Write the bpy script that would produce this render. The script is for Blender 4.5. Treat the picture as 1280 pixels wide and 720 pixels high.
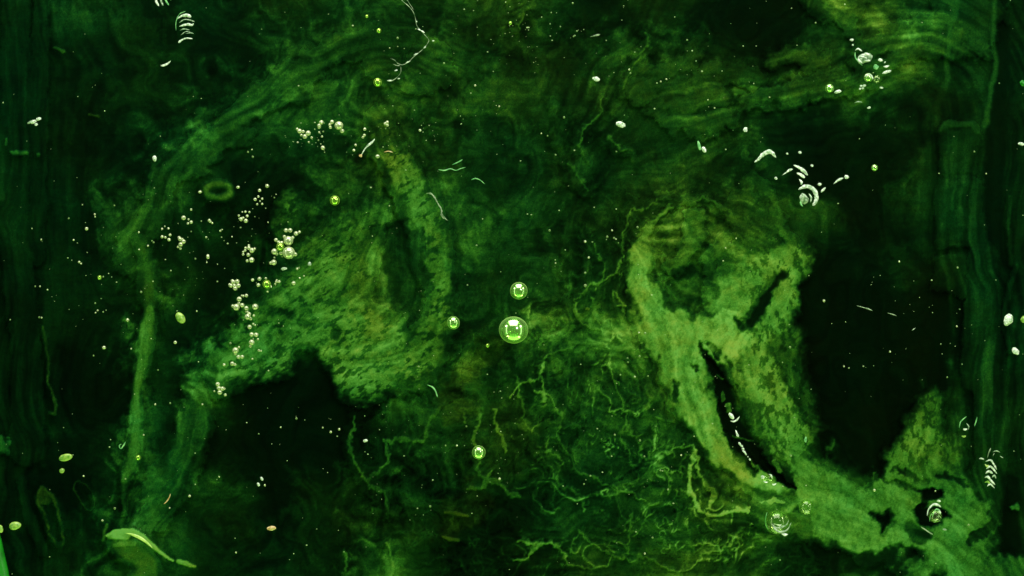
import bpy, bmesh, math, random
import numpy as np
from mathutils import Vector

for o in list(bpy.data.objects): bpy.data.objects.remove(o)
S = bpy.context.scene
C = S.collection
random.seed(7)
CAMZ = 3.0

# ---------------------------------------------------------------- camera, world, lamps, exposure
cam = bpy.data.cameras.new('camera'); camo = bpy.data.objects.new('camera', cam); C.objects.link(camo)
camo.location = (0, 0, CAMZ); cam.sensor_width = 36; cam.lens = 36*CAMZ/1.28
cam.clip_start = 0.05; cam.clip_end = 60
S.camera = camo
w = bpy.data.worlds.new('World'); S.world = w; w.use_nodes = True
w.node_tree.nodes['Background'].inputs[0].default_value = (0.30, 0.62, 0.14, 1)  # green glow added to fill the dark parts of the bubble reflections
w.node_tree.nodes['Background'].inputs[1].default_value = 0.42
def area(name, direction, dist, sx, sy, power, col, along=(0, 0, 1), spread=180):
    l = bpy.data.lights.new(name, 'AREA'); l.shape = 'RECTANGLE'; l.size = sx; l.size_y = sy
    l.energy = power; l.color = col; l.spread = math.radians(spread)
    o = bpy.data.objects.new(name, l); C.objects.link(o)
    d = Vector(direction).normalized(); o.location = d*dist
    xa = Vector(along).cross(d).normalized(); ya = d.cross(xa).normalized()      # size_y runs along 'along'
    from mathutils import Matrix
    o.rotation_euler = Matrix((xa, ya, d)).transposed().to_euler(); return o
area('softbox_top',   (0.0, 1.0, 0.20), 2.0, 2.1, 2.9, 92, (1.0, 0.99, 0.95))
area('lamp_upper_left', (-1.0, 0.62, 0.42), 2.6, 0.5, 0.5, 9, (1.0, 1.0, 0.94))
area('lamp_upper_right', (1.0, 0.62, 0.42), 2.6, 0.5, 0.5, 9, (1.0, 1.0, 0.94))
area('strip_left',    (-1.0, -0.1, 0.62), 2.5, 0.35, 2.6, 7, (0.85, 1.0, 0.72), (0, 1, 0))
area('strip_right',   (1.0, -0.1, 0.52), 2.5, 0.30, 3.0, 7, (0.85, 1.0, 0.72), (0, 1, 0))
area('lamp_low',      (0.05, -1.0, 0.04), 2.2, 2.8, 2.0, 34, (0.50, 1.0, 0.20))
area('lamp_low_left', (-0.75, -1.0, 0.30), 2.4, 0.4, 0.3, 7, (0.85, 1.0, 0.35))
area('lamp_low_right', (0.65, -1.0, 0.25), 2.4, 0.4, 0.3, 7, (0.85, 1.0, 0.35))
area('overhead_fill', (0.55, 0.35, 1.0), 3.4, 0.25, 0.25, 26, (1.0, 1.0, 0.96))
S.render.engine = 'CYCLES'
S.view_settings.view_transform = 'Standard'; S.view_settings.look = 'None'
S.view_settings.exposure = 0.0; S.view_settings.gamma = 1.0
S.cycles.transparent_max_bounces = 16; S.cycles.max_bounces = 6

# ---------------------------------------------------------------- helpers
def W(px, py, z=0.0):
    """photograph pixel -> world point on the level z"""
    k = (CAMZ - z)/CAMZ/1000.0
    return Vector(((px-640)*k, (360-py)*k, z))
def tag(o, label=None, cat=None, group=None, kind=None):
    if label: o['label'] = label
    if cat: o['category'] = cat
    if group: o['group'] = group
    if kind: o['kind'] = kind
    return o
def link(name, me, mat=None, parent=None, loc=None):
    o = bpy.data.objects.new(name, me); C.objects.link(o)
    if mat and not me.materials: me.materials.append(mat)
    if parent: o.parent = parent
    if loc is not None: o.location = loc
    return o
def empty(name, loc):
    o = bpy.data.objects.new(name, None); C.objects.link(o); o.location = loc; o.empty_display_size = .01; return o

# ---------------------------------------------------------------- numpy fields
def sm(t): t = np.clip(t, 0, 1); return t*t*(3-2*t)
def vnoise(x, y, seed):
    rng = np.random.RandomState(seed); T = rng.rand(256, 256).astype(np.float32)
    xi = np.floor(x).astype(np.int64); yi = np.floor(y).astype(np.int64)
    fx = (x-xi).astype(np.float32); fy = (y-yi).astype(np.float32)
    fx = fx*fx*fx*(fx*(fx*6-15)+10); fy = fy*fy*fy*(fy*(fy*6-15)+10)
    x0 = xi & 255; x1 = (xi+1) & 255; y0 = yi & 255; y1 = (yi+1) & 255
    a = T[y0, x0]*(1-fx)+T[y0, x1]*fx; b = T[y1, x0]*(1-fx)+T[y1, x1]*fx
    return a*(1-fy)+b*fy
def fbm(x, y, scale, seed, octv=4, gain=.55, rot=0.0, stretch=1.0):
    c, s = math.cos(rot), math.sin(rot)
    u = (x*c+y*s)/scale/stretch; v = (-x*s+y*c)/scale
    t = 0; a = 1; n = 0
    for k in range(octv):
        t = t+a*vnoise(u+17.3*k, v+9.1*k, seed+k); n += a; a *= gain; u = u*2.03; v = v*2.03
    return np.clip((t/n-.5)*1.7+.5, 0, 1)
def ridge(x, y, scale, seed, sharp=8.0, octv=2):
    t = 0
    for k in range(octv):
        n = vnoise(x/scale+3.7*k, y/scale+8.8*k, seed+k); n = .5*n+.5*vnoise(x/scale*2+1, y/scale*2, seed+k+50)
        t = np.maximum(t, np.exp(-np.abs(n-.5)*sharp*4)*(.8**k)); scale = scale*.55
    return t

class Canvas:
    def __init__(self, s, warp=6.0, wscale=28.0):
        self.s = s; self.x0, self.x1, self.y0, self.y1 = -70, 1350, -70, 790
        self.xs = np.arange(self.x0, self.x1+s, s, dtype=np.float32); self.ys = np.arange(self.y0, self.y1+s, s, dtype=np.float32)
        self.X, self.Y = np.meshgrid(self.xs, self.ys)
        wx = fbm(self.X, self.Y, wscale, 11, 4)-.5; wy = fbm(self.X, self.Y, wscale, 31, 4)-.5
        w2 = fbm(self.X, self.Y, 5.5, 61, 2, .6)-.5; w3 = fbm(self.X, self.Y, 5.5, 71, 2, .6)-.5
        self.wx, self.wy = self.X+wx*2*warp+w2*3.4, self.Y+wy*2*warp+w3*3.4
    def zeros(self): return np.zeros_like(self.X)
    def stroke(self, pts, soft=6.0, wig=1.0):
        """pts: (x, y, halfwidth).  soft profile 0..1 along a smooth curve"""
        P = [np.array(p if len(p) == 3 else (p[0], p[1], 1.5), float) for p in pts]
        Q = []
        if len(P) == 1: Q = [P[0], P[0]+np.array([.01, 0, 0])]
        else:
            E = [2*P[0]-P[1]]+P+[2*P[-1]-P[-2]]
            for i in range(1, len(E)-2):
                L = np.hypot(*(E[i+1]-E[i])[:2]); n = max(1, int(L/9))
                for k in range(n):
                    t = k/n; a, b, c, d = E[i-1], E[i], E[i+1], E[i+2]
                    Q.append(.5*((2*b)+(-a+c)*t+(2*a-5*b+4*c-d)*t*t+(-a+3*b-3*c+d)*t**3))
            Q.append(P[-1])
        out = self.zeros()
        for a, b in zip(Q[:-1], Q[1:]):
            m = max(a[2], b[2])+soft+9
            i0 = max(0, int((min(a[0], b[0])-m-self.x0)/self.s)); i1 = int((max(a[0], b[0])+m-self.x0)/self.s)+1
            j0 = max(0, int((min(a[1], b[1])-m-self.y0)/self.s)); j1 = int((max(a[1], b[1])+m-self.y0)/self.s)+1
            if i1 <= i0 or j1 <= j0: continue
            sl = (slice(j0, j1), slice(i0, i1))
            x = self.X[sl]+(self.wx[sl]-self.X[sl])*wig; y = self.Y[sl]+(self.wy[sl]-self.Y[sl])*wig
            if x.size == 0: continue
            d = b-a; L2 = d[0]**2+d[1]**2+1e-9
            t = np.clip(((x-a[0])*d[0]+(y-a[1])*d[1])/L2, 0, 1)
            dist = np.hypot(x-a[0]-t*d[0], y-a[1]-t*d[1]); ww = np.maximum(a[2]+t*(b[2]-a[2]), 0)
            out[sl] = np.maximum(out[sl], sm(1-(dist-ww)/soft))
        return out
    def poly(self, pts, soft=8.0, wig=1.0):
        """soft filled polygon"""
        x = self.X+(self.wx-self.X)*wig; y = self.Y+(self.wy-self.Y)*wig
        ins = np.zeros(x.shape, bool); D = np.full(x.shape, 1e9, np.float32); n = len(pts)
        for i in range(n):
            ax, ay = pts[i]; bx, by = pts[(i+1) % n]
            if ay != by:
                c = ((ay > y) != (by > y)) & (x < (bx-ax)*(y-ay)/(by-ay)+ax); ins ^= c
            dx, dy = bx-ax, by-ay; t = np.clip(((x-ax)*dx+(y-ay)*dy)/(dx*dx+dy*dy+1e-9), 0, 1)
            D = np.minimum(D, np.hypot(x-ax-t*dx, y-ay-t*dy))
        return sm((np.where(ins, D, -D)+soft*.5)/soft)

# ---------------------------------------------------------------- materials
def node_mat(name):
    m = bpy.data.materials.new(name); m.use_nodes = True; nt = m.node_tree; nt.nodes.clear()
    return m, nt, nt.nodes, nt.links
ALB = .85
def film_material(name, grain, transparent, rough=.5, spec=.22):
    m, nt, N, L = node_mat(name)
    out = N.new('ShaderNodeOutputMaterial'); bs = N.new('ShaderNodeBsdfPrincipled')
    bs.inputs['Roughness'].default_value = rough; bs.inputs['Specular IOR Level'].default_value = spec
    at = N.new('ShaderNodeAttribute'); at.attribute_name = 'pigment'
    hu = N.new('ShaderNodeAttribute'); hu.attribute_name = 'hue'
    tc = N.new('ShaderNodeTexCoord')
    def noise(scale, det, rg=.6):
        n = N.new('ShaderNodeTexNoise'); n.inputs['Scale'].default_value = scale; n.inputs['Detail'].default_value = det
        n.inputs['Roughness'].default_value = rg; L.new(tc.outputs['Object'], n.inputs['Vector']); return n
    def math_(op, a, b=None, clamp=False):
        n = N.new('ShaderNodeMath'); n.operation = op; n.use_clamp = clamp
        for i, v in enumerate((a, b)):
            if v is None: continue
            if isinstance(v, (int, float)): n.inputs[i].default_value = v
            else: L.new(v, n.inputs[i])
        return n.outputs[0]
    n1 = noise(70, 8, .72); n2 = noise(560, 2, .8)
    f = math_('ADD', math_('MULTIPLY', math_('SUBTRACT', n1.outputs[0], .5), grain),
              math_('MULTIPLY', math_('SUBTRACT', n2.outputs[0], .5), 2.5))     # fine suspended matter
    f = math_('MULTIPLY', f, math_('SUBTRACT', 1.0, math_('MULTIPLY', math_('SUBTRACT', at.outputs['Fac'], .3, True), 1.2)))     # dense growth is milkier
    k = math_('MULTIPLY', at.outputs['Fac'], math_('ADD', 1.0, math_('MULTIPLY', f, .42)))
    r = N.new('ShaderNodeValToRGB'); L.new(k, r.inputs[0]); cr = r.color_ramp; cr.interpolation = 'LINEAR'
    srgb = [(3, 9, 3), (6, 25, 7), (11, 41, 11), (20, 60, 17), (34, 82, 21), (52, 106, 28), (74, 132, 42), (97, 155, 57), (122, 178, 78)]
    lin = lambda v: (v/255/12.92) if v/255 <= .04045 else ((v/255+.055)/1.055)**2.4
    stops = [(n_/8, tuple(lin(v)*ALB for v in c)) for n_, c in enumerate(srgb)]
    cr.elements[0].position, cr.elements[0].color = 0, (*stops[0][1], 1)
    cr.elements[1].position, cr.elements[1].color = 1, (*stops[-1][1], 1)
    for p, c in stops[1:-1]: e = cr.elements.new(p); e.color = (*c, 1)
    mx = N.new('ShaderNodeMix'); mx.data_type = 'RGBA'; mx.blend_type = 'MULTIPLY'; mx.inputs[0].default_value = 1
    hr = N.new('ShaderNodeValToRGB'); L.new(math_('ADD', math_('MULTIPLY', math_('ADD', hu.outputs['Fac'], math_('MULTIPLY', math_('SUBTRACT', noise(95, 3, .8).outputs[0], .5), .7)), .5), .5), hr.inputs[0])
    h = hr.color_ramp; h.elements[0].color = (.12, .95, 1.7, 1); h.elements[1].color = (3.0, .95, .55, 1)
    e = h.elements.new(.5); e.color = (1, 1, 1, 1)
    L.new(r.outputs[0], mx.inputs[6]); L.new(hr.outputs[0], mx.inputs[7]); L.new(mx.outputs[2], bs.inputs['Base Color'])
    bm_ = N.new('ShaderNodeBump'); bm_.inputs['Strength'].default_value = .15; bm_.inputs['Distance'].default_value = .001
    L.new(n1.outputs[0], bm_.inputs['Height']); L.new(bm_.outputs[0], bs.inputs['Normal'])
    if transparent:
        al = N.new('ShaderNodeAttribute'); al.attribute_name = 'cover'
        tr = N.new('ShaderNodeBsdfTransparent'); ms = N.new('ShaderNodeMixShader')
        L.new(al.outputs['Fac'], ms.inputs[0])
        L.new(tr.outputs[0], ms.inputs[1]); L.new(bs.outputs[0], ms.inputs[2]); L.new(ms.outputs[0], out.inputs[0])
    else: L.new(bs.outputs[0], out.inputs[0])
    return m
M_BED = film_material('murky_bed', 1.9, False, .8, .0)
M_FILM = film_material('algae_film', 1.55, True, .8, .0)

def bubble_material(name, tint, through, c_lo, c_hi, milky=0.0, rough=.04, rim=.6, rim0=.55, rim_col=(.35, .72, .12)):
    m, nt, N, L = node_mat(name)
    out = N.new('ShaderNodeOutputMaterial'); lw = N.new('ShaderNodeLayerWeight'); lw.inputs[0].default_value = .5
    g = N.new('ShaderNodeBsdfGlossy'); g.inputs['Color'].default_value = (*tint, 1); g.inputs['Roughness'].default_value = rough
    t = N.new('ShaderNodeBsdfTransparent'); t.inputs[0].default_value = (*through, 1)
    mr = N.new('ShaderNodeMapRange'); mr.inputs[3].default_value = c_lo; mr.inputs[4].default_value = c_hi
    L.new(lw.outputs['Facing'], mr.inputs[0])
    ms = N.new('ShaderNodeMixShader'); L.new(mr.outputs[0], ms.inputs[0]); L.new(t.outputs[0], ms.inputs[1]); L.new(g.outputs[0], ms.inputs[2])
    last = ms
    d = N.new('ShaderNodeBsdfDiffuse'); d.inputs[0].default_value = (*rim_col, 1)          # milky scattering, with the bright rim reflection painted in as diffuse colour
    rr = N.new('ShaderNodeMapRange'); rr.inputs[1].default_value = rim0; rr.inputs[2].default_value = .97
    rr.inputs[3].default_value = milky; rr.inputs[4].default_value = rim; rr.interpolation_type = 'SMOOTHSTEP'
    L.new(lw.outputs['Facing'], rr.inputs[0])
    m2 = N.new('ShaderNodeMixShader'); L.new(rr.outputs[0], m2.inputs[0])
    L.new(ms.outputs[0], m2.inputs[1]); L.new(d.outputs[0], m2.inputs[2]); last = m2
    L.new(last.outputs[0], out.inputs[0]); return m
M_BUB = bubble_material('bubble_wall', (.74, 1.0, .46), (.50, .95, .30), .5, 1.0, .07, .15, .42, .30, (.50, .86, .22))
M_PEARL = bubble_material('pearly_bubble_wall', (.92, .95, .70), (.5, .62, .25), .45, 1.0, .30, .16, .75, .15, (.60, .70, .36))
M_DIM = bubble_material('dim_bubble_wall', (.5, .7, .35), (.4, .6, .2), .25, .6, .30, .3, .5, .2, (.30, .42, .16))
M_CLEAR = bubble_material('clear_bubble_wall', (.85, 1.0, .6), (.90, 1.0, .80), .03, .38, .02, .12, .16, .6)
M_GREENB = bubble_material('green_bubble_wall', (.60, .9, .18), (.4, .8, .12), .45, 1.0, .12, .10, .6, .3, (.40, .66, .08))
def solid(name, c1, c2, rough=.3, scale=220, spec=.5, coat=0.0):
    m, nt, N, L = node_mat(name)
    out = N.new('ShaderNodeOutputMaterial'); bs = N.new('ShaderNodeBsdfPrincipled'); L.new(bs.outputs[0], out.inputs[0])
    bs.inputs['Roughness'].default_value = rough; bs.inputs['Specular IOR Level'].default_value = spec
    bs.inputs['Coat Weight'].default_value = coat; bs.inputs['Coat Roughness'].default_value = .08
    tc = N.new('ShaderNodeTexCoord'); n = N.new('ShaderNodeTexNoise'); n.inputs['Scale'].default_value = scale; n.inputs['Detail'].default_value = 3
    L.new(tc.outputs['Object'], n.inputs['Vector']); r = N.new('ShaderNodeValToRGB'); L.new(n.outputs[0], r.inputs[0])
    r.color_ramp.elements[0].position = .35; r.color_ramp.elements[1].position = .62
    r.color_ramp.elements[0].color = (*c1, 1); r.color_ramp.elements[1].color = (*c2, 1); L.new(r.outputs[0], bs.inputs['Base Color'])
    return m
M_WHITE = solid('white_flake', (.30, .48, .26), (.92, .95, .86), .3, 420)  # flakes, and the white of the modelled light glints
M_GLINT = solid('silvery_glint_flake', (.30, .46, .26), (.92, .97, .88), .2, 300)  # pale colour of modelled light glints and a few flakes
M_GREYG = solid('grey_glint_flake', (.10, .22, .09), (.50, .62, .45), .2, 300)  # dimmer colour of modelled light glints and grey flakes
M_FIBRE = solid('pale_fibre', (.03, .10, .02), (.42, .52, .34), .4, 170)
M_FGREEN = solid('green_fibre', (.05, .30, .08), (.30, .70, .25), .35, 200)
M_SPECK = solid('pale_speck', (.10, .20, .06), (.50, .62, .30), .4, 30)
M_ORANGE = solid('tan_flake', (.55, .32, .10), (.85, .66, .35), .4, 200)
M_YGREEN = solid('yellow_green_blob', (.10, .30, .02), (.42, .60, .12), .25, 160)
M_SHINE = solid('painted_shine', (.34, .62, .07), (.62, .82, .22), .25, 60)  # pale colour standing in for the lump's specular highlight
M_KNOB = solid('wet_green_lump', (.006, .050, .005), (.045, .115, .012), .30, 28, .6, .5)
M_SLIVER = solid('bright_green_glass', (.004, .15, .006), (.012, .26, .012), .25, 40)

# ---------------------------------------------------------------- the bed under everything
LV = ["22221111222332223211111112333441",
      "21111111233333322333222212233342",
      "21111112333333332223332222333241",
      "21111123332333322223334433332231",
      "21111232222343322222223322222221",
      "21111321223334322222222321212131",
      "21122311123343322222233432112131",
      "21122221223344332222334421111131",
      "21112211233443322222344410111121",
      "11111311233433321232343400001022",
      "11113113344444322333334500000022",
      "11113134311344322333444300000022",
      "11113131000133322333334400000122",
      "11113132000112223333333440000332",
      "11113122010112222332323445304432",
      "11112222011122211223333344444431",
      "11123211111221111222222233344432",
      "11122211111221112222222222223332"]
G = np.array([[int(c) for c in r] for r in LV], np.float32)
def level_at(x, y):
    u = np.clip((x-20)/40, 0, 30.999); v = np.clip((y-20)/40, 0, 16.999)
    i = u.astype(int); j = v.astype(int); fu = sm(u-i); fv = sm(v-j)
    return (G[j, i]*(1-fu)+G[j, i+1]*fu)*(1-fv)+(G[j+1, i]*(1-fu)+G[j+1, i+1]*fu)*fv

def add_attr(me, name, vals):
    a = me.attributes.new(name, 'FLOAT', 'POINT'); a.data.foreach_set('value', np.ascontiguousarray(vals, np.float32))
def grid_object(cv, name, keep, Z, attrs, mat, parent=None):
    h, wd = cv.X.shape
    q = keep[:-1, :-1] | keep[1:, :-1] | keep[:-1, 1:] | keep[1:, 1:]
    j, i = np.nonzero(q); a = j*wd+i; F = np.stack([a+wd, a+wd+1, a+1, a], 1)
    used, inv = np.unique(F, return_inverse=True); F = inv.reshape(-1, 4)
    X, Y, Zf = cv.X.ravel()[used], cv.Y.ravel()[used], Z.ravel()[used]
    k = (CAMZ-Zf.mean())/CAMZ/1000
    co = np.stack([(X-640)*k, (360-Y)*k, Zf], 1); c = np.array([co[:, 0].mean(), co[:, 1].mean(), co[:, 2].min()]); co -= c
    me = bpy.data.meshes.new(name); me.vertices.add(len(co)); me.vertices.foreach_set('co', co.ravel().astype(np.float32))
    me.loops.add(F.size); me.loops.foreach_set('vertex_index', F.ravel().astype(np.int32))
    me.polygons.add(len(F)); me.polygons.foreach_set('loop_start', np.arange(0, F.size, 4, dtype=np.int32))
    me.polygons.foreach_set('use_smooth', np.ones(len(F), bool))
    me.update(calc_edges=True)
    for n, v in attrs.items(): add_attr(me, n, v.ravel()[used])
    return link(name, me, mat, parent, Vector(c.tolist()))

B = Canvas(1.4, 9, 40)
K = Canvas(1.4, 6, 26)
BX, BY = B.wx, B.wy
# ---- slow currents: everything in the liquid is drawn out along them
pot = fbm(K.X, K.Y, 95, 901, 3, .5); gy, gx = np.gradient(pot); nrm = np.hypot(gx, gy).mean()
VX, VY = gy/nrm*.7, -gx/nrm*.7
FLOWS = [(45, [(798, 300), (815, 400), (860, 470), (890, 545), (960, 612), (1040, 640), (1120, 640), (1210, 665), (1300, 720)]), (35, [(1000, 320), (950, 380), (890, 430), (850, 455)]),
         (32, [(920, 440), (970, 500), (1000, 570), (1080, 630)]), (30, [(815, 300), (850, 270), (900, 262), (950, 285), (1000, 330)]), (26, [(840, 385), (880, 390), (930, 370), (980, 330)]),
         (45, [(260, 480), (330, 435), (400, 380), (450, 320), (470, 260)]), (40, [(400, 480), (460, 445), (520, 410), (548, 330), (520, 240), (480, 160)]), (30, [(420, 400), (470, 470), (520, 460)]),
         (32, [(150, 360), (170, 290), (205, 220), (270, 165), (340, 110), (420, 62), (520, 50), (620, 90)]), (20, [(188, 340), (183, 420), (168, 540), (155, 640)]), (26, [(265, 430), (235, 550), (190, 650)]),
         (60, [(780, 170), (880, 140), (1000, 115), (1090, 95), (1160, 65), (1240, 55)]), (30, [(1040, 20), (1120, 40), (1200, 10)]), (40, [(1140, 540), (1110, 600), (1150, 650)]),
         (60, [(30, -80), (40, 200), (25, 450), (45, 800)]), (45, [(90, -80), (75, 250), (80, 500)]), (60, [(1265, -80), (1250, 200), (1262, 420), (1245, 600), (1275, 800)]), (40, [(1195, -80), (1185, 150), (1200, 400), (1215, 560)]),
         (50, [(560, 700), (700, 690), (850, 710), (960, 690)]), (50, [(700, 250), (730, 130), (800, 40)])]
for rad, pts in FLOWS:
    for a, b in zip(pts[:-1], pts[1:]):
        d = np.array(b, float)-a; L2 = (d**2).sum(); t = np.clip(((K.X-a[0])*d[0]+(K.Y-a[1])*d[1])/L2, 0, 1)
        wgt = np.exp(-((K.X-a[0]-t*d[0])**2+(K.Y-a[1]-t*d[1])**2)/(rad*rad)*1.2)*2.2/np.sqrt(L2)
        VX = VX+d[0]*wgt; VY = VY+d[1]*wgt
nrm = np.hypot(VX, VY)+1e-6; VX, VY = (VX/nrm).astype(np.float32), (VY/nrm).astype(np.float32)
def drawn_out(F, steps, h=1.0):
    """smear a grain field along the currents"""
    H, Wd = F.shape; J, I = np.mgrid[0:H, 0:Wd]; acc = F.copy(); n = 1
    for sg in (1, -1):
        x, y = I.astype(np.float32), J.astype(np.float32)
        for k in range(steps):
            i = np.clip(x, 0, Wd-1).astype(np.int32); j = np.clip(y, 0, H-1).astype(np.int32)
            x = x+sg*h*VX[j, i]; y = y+sg*h*VY[j, i]
            i = np.clip(x+.5, 0, Wd-1).astype(np.int32); j = np.clip(y+.5, 0, H-1).astype(np.int32); acc += F[j, i]; n += 1
    acc /= n; return np.clip((acc-acc.mean())/acc.std()*.2+.5, 0, 1)
ST1 = drawn_out(fbm(K.X, K.Y, 2.6, 911, 2, .7), 16, 1.0)     # hair-fine streaks
ST2 = drawn_out(fbm(K.X, K.Y, 7.5, 921, 3, .7), 26, 1.3)     # broader wisps
ST3 = drawn_out(fbm(K.X, K.Y, 24, 931, 3, .6), 30, 2.0)      # drifting clouds
def threads(x, y, scale, seed, width, octv=3):
    """thin lines of constant width wandering through the liquid"""
    n = fbm(x, y, scale, seed, octv, .5); g1, g2 = np.gradient(n, K.s); d = np.abs(n-.5)/(np.hypot(g1, g2)+.0016)
    return np.exp(-(d/width)**2)
q1 = fbm(K.X, K.Y, 70, 941, 3); q2 = fbm(K.X, K.Y, 70, 951, 3); MX, MY = K.X+(q1-.5)*110, K.Y+(q2-.5)*110
amp1 = sm((fbm(MX, MY, 45, 961, 3)-.35)/.35); amp2 = sm((fbm(MX, MY, 38, 971, 3)-.35)/.35); amp3 = sm((fbm(MX, MY, 30, 981, 3)-.4)/.3)
TH = np.maximum.reduce([threads(MX, MY, 75, 1001, 1.5, 4)*amp1, threads(MX, MY, 52, 1011, 1.2, 4)*amp2*.9, threads(K.wx, K.wy, 40, 1021, 1.1, 4)*amp3*.8, threads(MX, MY, 60, 1031, 4.5, 3)*.45*amp2])
big = fbm(BX, BY, 60, 101, 5, .6); fine = fbm(BX, BY, 14, 131, 4, .65)
lev = np.minimum(level_at(BX+(ST2-.5)*26+(fine-.5)*26, BY+(ST2-.5)*12+(fine-.5)*30), 2.9)
lev = lev*np.clip(.18+.72*big+.72*fine, .2, 1.7)
# faint thread-like veils through the open water in the middle
lev = lev*(.62+.26*ST3+.46*ST2+.36*ST1)*1.12
lev = lev+TH*.8*(.3+ST2)*sm((B.X-330)/200)*sm((1060-B.X)/80)+.25*ST2*sm((lev-.2)/1.0)
# glass refraction near both side walls, painted as horizontal and vertical drifts
side = np.maximum(sm((110-B.X)/90), sm((B.X-1150)/60))
drift = .45*ST2+.35*ST1+.35*ST3-.05
lev = lev*(1-side*.75)+side*.75*(drift*2.9-.35)
hor = fbm(B.X, B.Y, 3.2, 321, 2, .5, 0, 30); lev = lev*(.94+.12*hor)
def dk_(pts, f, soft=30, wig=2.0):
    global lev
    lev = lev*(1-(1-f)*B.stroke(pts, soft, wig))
def bs_(pts, amt, soft=8, wig=1.0):
    global lev
    p = B.stroke(pts, soft, wig); lev = lev*(1-p*(1-min(1, .0)))*1 if False else lev+(amt-lev)*p
bs_([(1250, -60, 7), (1248, 120, 8), (1242, 240, 8), (1240, 330, 5)], .6, 8, .3)  # refraction bands of the right wall, painted into the bed
bs_([(1195, -10, 3), (1185, 60, 1), (1180, 110, 1), (1170, 150, 1)], 3.2, 5, .5)
bs_([(1245, -10, 1), (1243, 60, 1), (1238, 130, 1), (1232, 160, 1)], 3.0, 5, .4)
bs_([(1262, 600, 7), (1264, 700, 8)], .5, 8, .4)
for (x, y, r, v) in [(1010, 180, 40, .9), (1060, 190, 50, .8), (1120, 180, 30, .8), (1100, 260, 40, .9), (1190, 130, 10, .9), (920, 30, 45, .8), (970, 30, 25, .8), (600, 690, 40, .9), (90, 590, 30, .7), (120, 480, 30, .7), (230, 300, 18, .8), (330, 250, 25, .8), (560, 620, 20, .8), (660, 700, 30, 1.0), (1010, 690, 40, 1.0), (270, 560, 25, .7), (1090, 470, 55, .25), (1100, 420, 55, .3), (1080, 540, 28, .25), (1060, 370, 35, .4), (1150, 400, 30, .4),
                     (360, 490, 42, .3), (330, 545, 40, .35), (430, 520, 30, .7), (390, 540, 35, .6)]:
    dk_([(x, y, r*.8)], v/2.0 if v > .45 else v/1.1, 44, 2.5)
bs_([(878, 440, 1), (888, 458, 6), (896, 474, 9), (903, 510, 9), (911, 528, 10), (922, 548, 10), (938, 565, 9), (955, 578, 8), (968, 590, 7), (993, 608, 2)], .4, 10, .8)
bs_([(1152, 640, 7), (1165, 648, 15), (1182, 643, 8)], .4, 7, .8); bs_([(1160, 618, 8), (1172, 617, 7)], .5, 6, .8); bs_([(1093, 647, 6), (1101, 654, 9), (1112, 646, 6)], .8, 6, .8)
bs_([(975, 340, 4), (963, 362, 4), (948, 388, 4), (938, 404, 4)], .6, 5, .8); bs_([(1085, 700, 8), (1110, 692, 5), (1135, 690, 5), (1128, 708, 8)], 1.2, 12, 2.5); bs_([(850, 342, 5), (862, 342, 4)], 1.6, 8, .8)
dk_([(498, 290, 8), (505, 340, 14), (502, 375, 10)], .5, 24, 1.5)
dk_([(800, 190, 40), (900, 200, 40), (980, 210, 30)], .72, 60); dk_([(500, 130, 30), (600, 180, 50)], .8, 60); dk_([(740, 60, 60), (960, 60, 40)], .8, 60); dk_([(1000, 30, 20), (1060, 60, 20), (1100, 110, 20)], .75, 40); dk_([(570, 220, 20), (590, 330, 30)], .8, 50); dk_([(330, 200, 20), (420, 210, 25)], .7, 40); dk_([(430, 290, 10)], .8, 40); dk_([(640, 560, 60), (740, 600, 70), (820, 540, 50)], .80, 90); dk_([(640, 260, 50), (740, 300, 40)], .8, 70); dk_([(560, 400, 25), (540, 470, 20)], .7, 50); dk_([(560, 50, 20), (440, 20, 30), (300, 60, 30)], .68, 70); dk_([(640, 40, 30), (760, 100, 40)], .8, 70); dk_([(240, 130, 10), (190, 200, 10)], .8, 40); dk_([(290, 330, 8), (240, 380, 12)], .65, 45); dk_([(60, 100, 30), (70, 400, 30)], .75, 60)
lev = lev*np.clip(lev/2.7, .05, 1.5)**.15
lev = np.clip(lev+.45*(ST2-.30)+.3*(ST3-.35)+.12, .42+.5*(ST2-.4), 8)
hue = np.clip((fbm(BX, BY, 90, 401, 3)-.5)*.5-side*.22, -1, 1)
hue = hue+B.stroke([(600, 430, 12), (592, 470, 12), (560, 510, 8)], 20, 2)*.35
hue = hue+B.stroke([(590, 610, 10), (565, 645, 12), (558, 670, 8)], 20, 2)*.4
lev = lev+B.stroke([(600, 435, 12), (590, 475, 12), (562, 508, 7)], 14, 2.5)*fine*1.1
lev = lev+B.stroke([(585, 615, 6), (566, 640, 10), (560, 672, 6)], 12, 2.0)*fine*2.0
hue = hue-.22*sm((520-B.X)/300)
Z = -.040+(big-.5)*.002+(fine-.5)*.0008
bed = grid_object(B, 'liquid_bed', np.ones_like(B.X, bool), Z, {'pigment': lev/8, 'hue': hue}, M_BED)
tag(bed, 'dark murky green bed of the liquid, mottled and nearly black in places', kind='structure')

# ---------------------------------------------------------------- algae films

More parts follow.
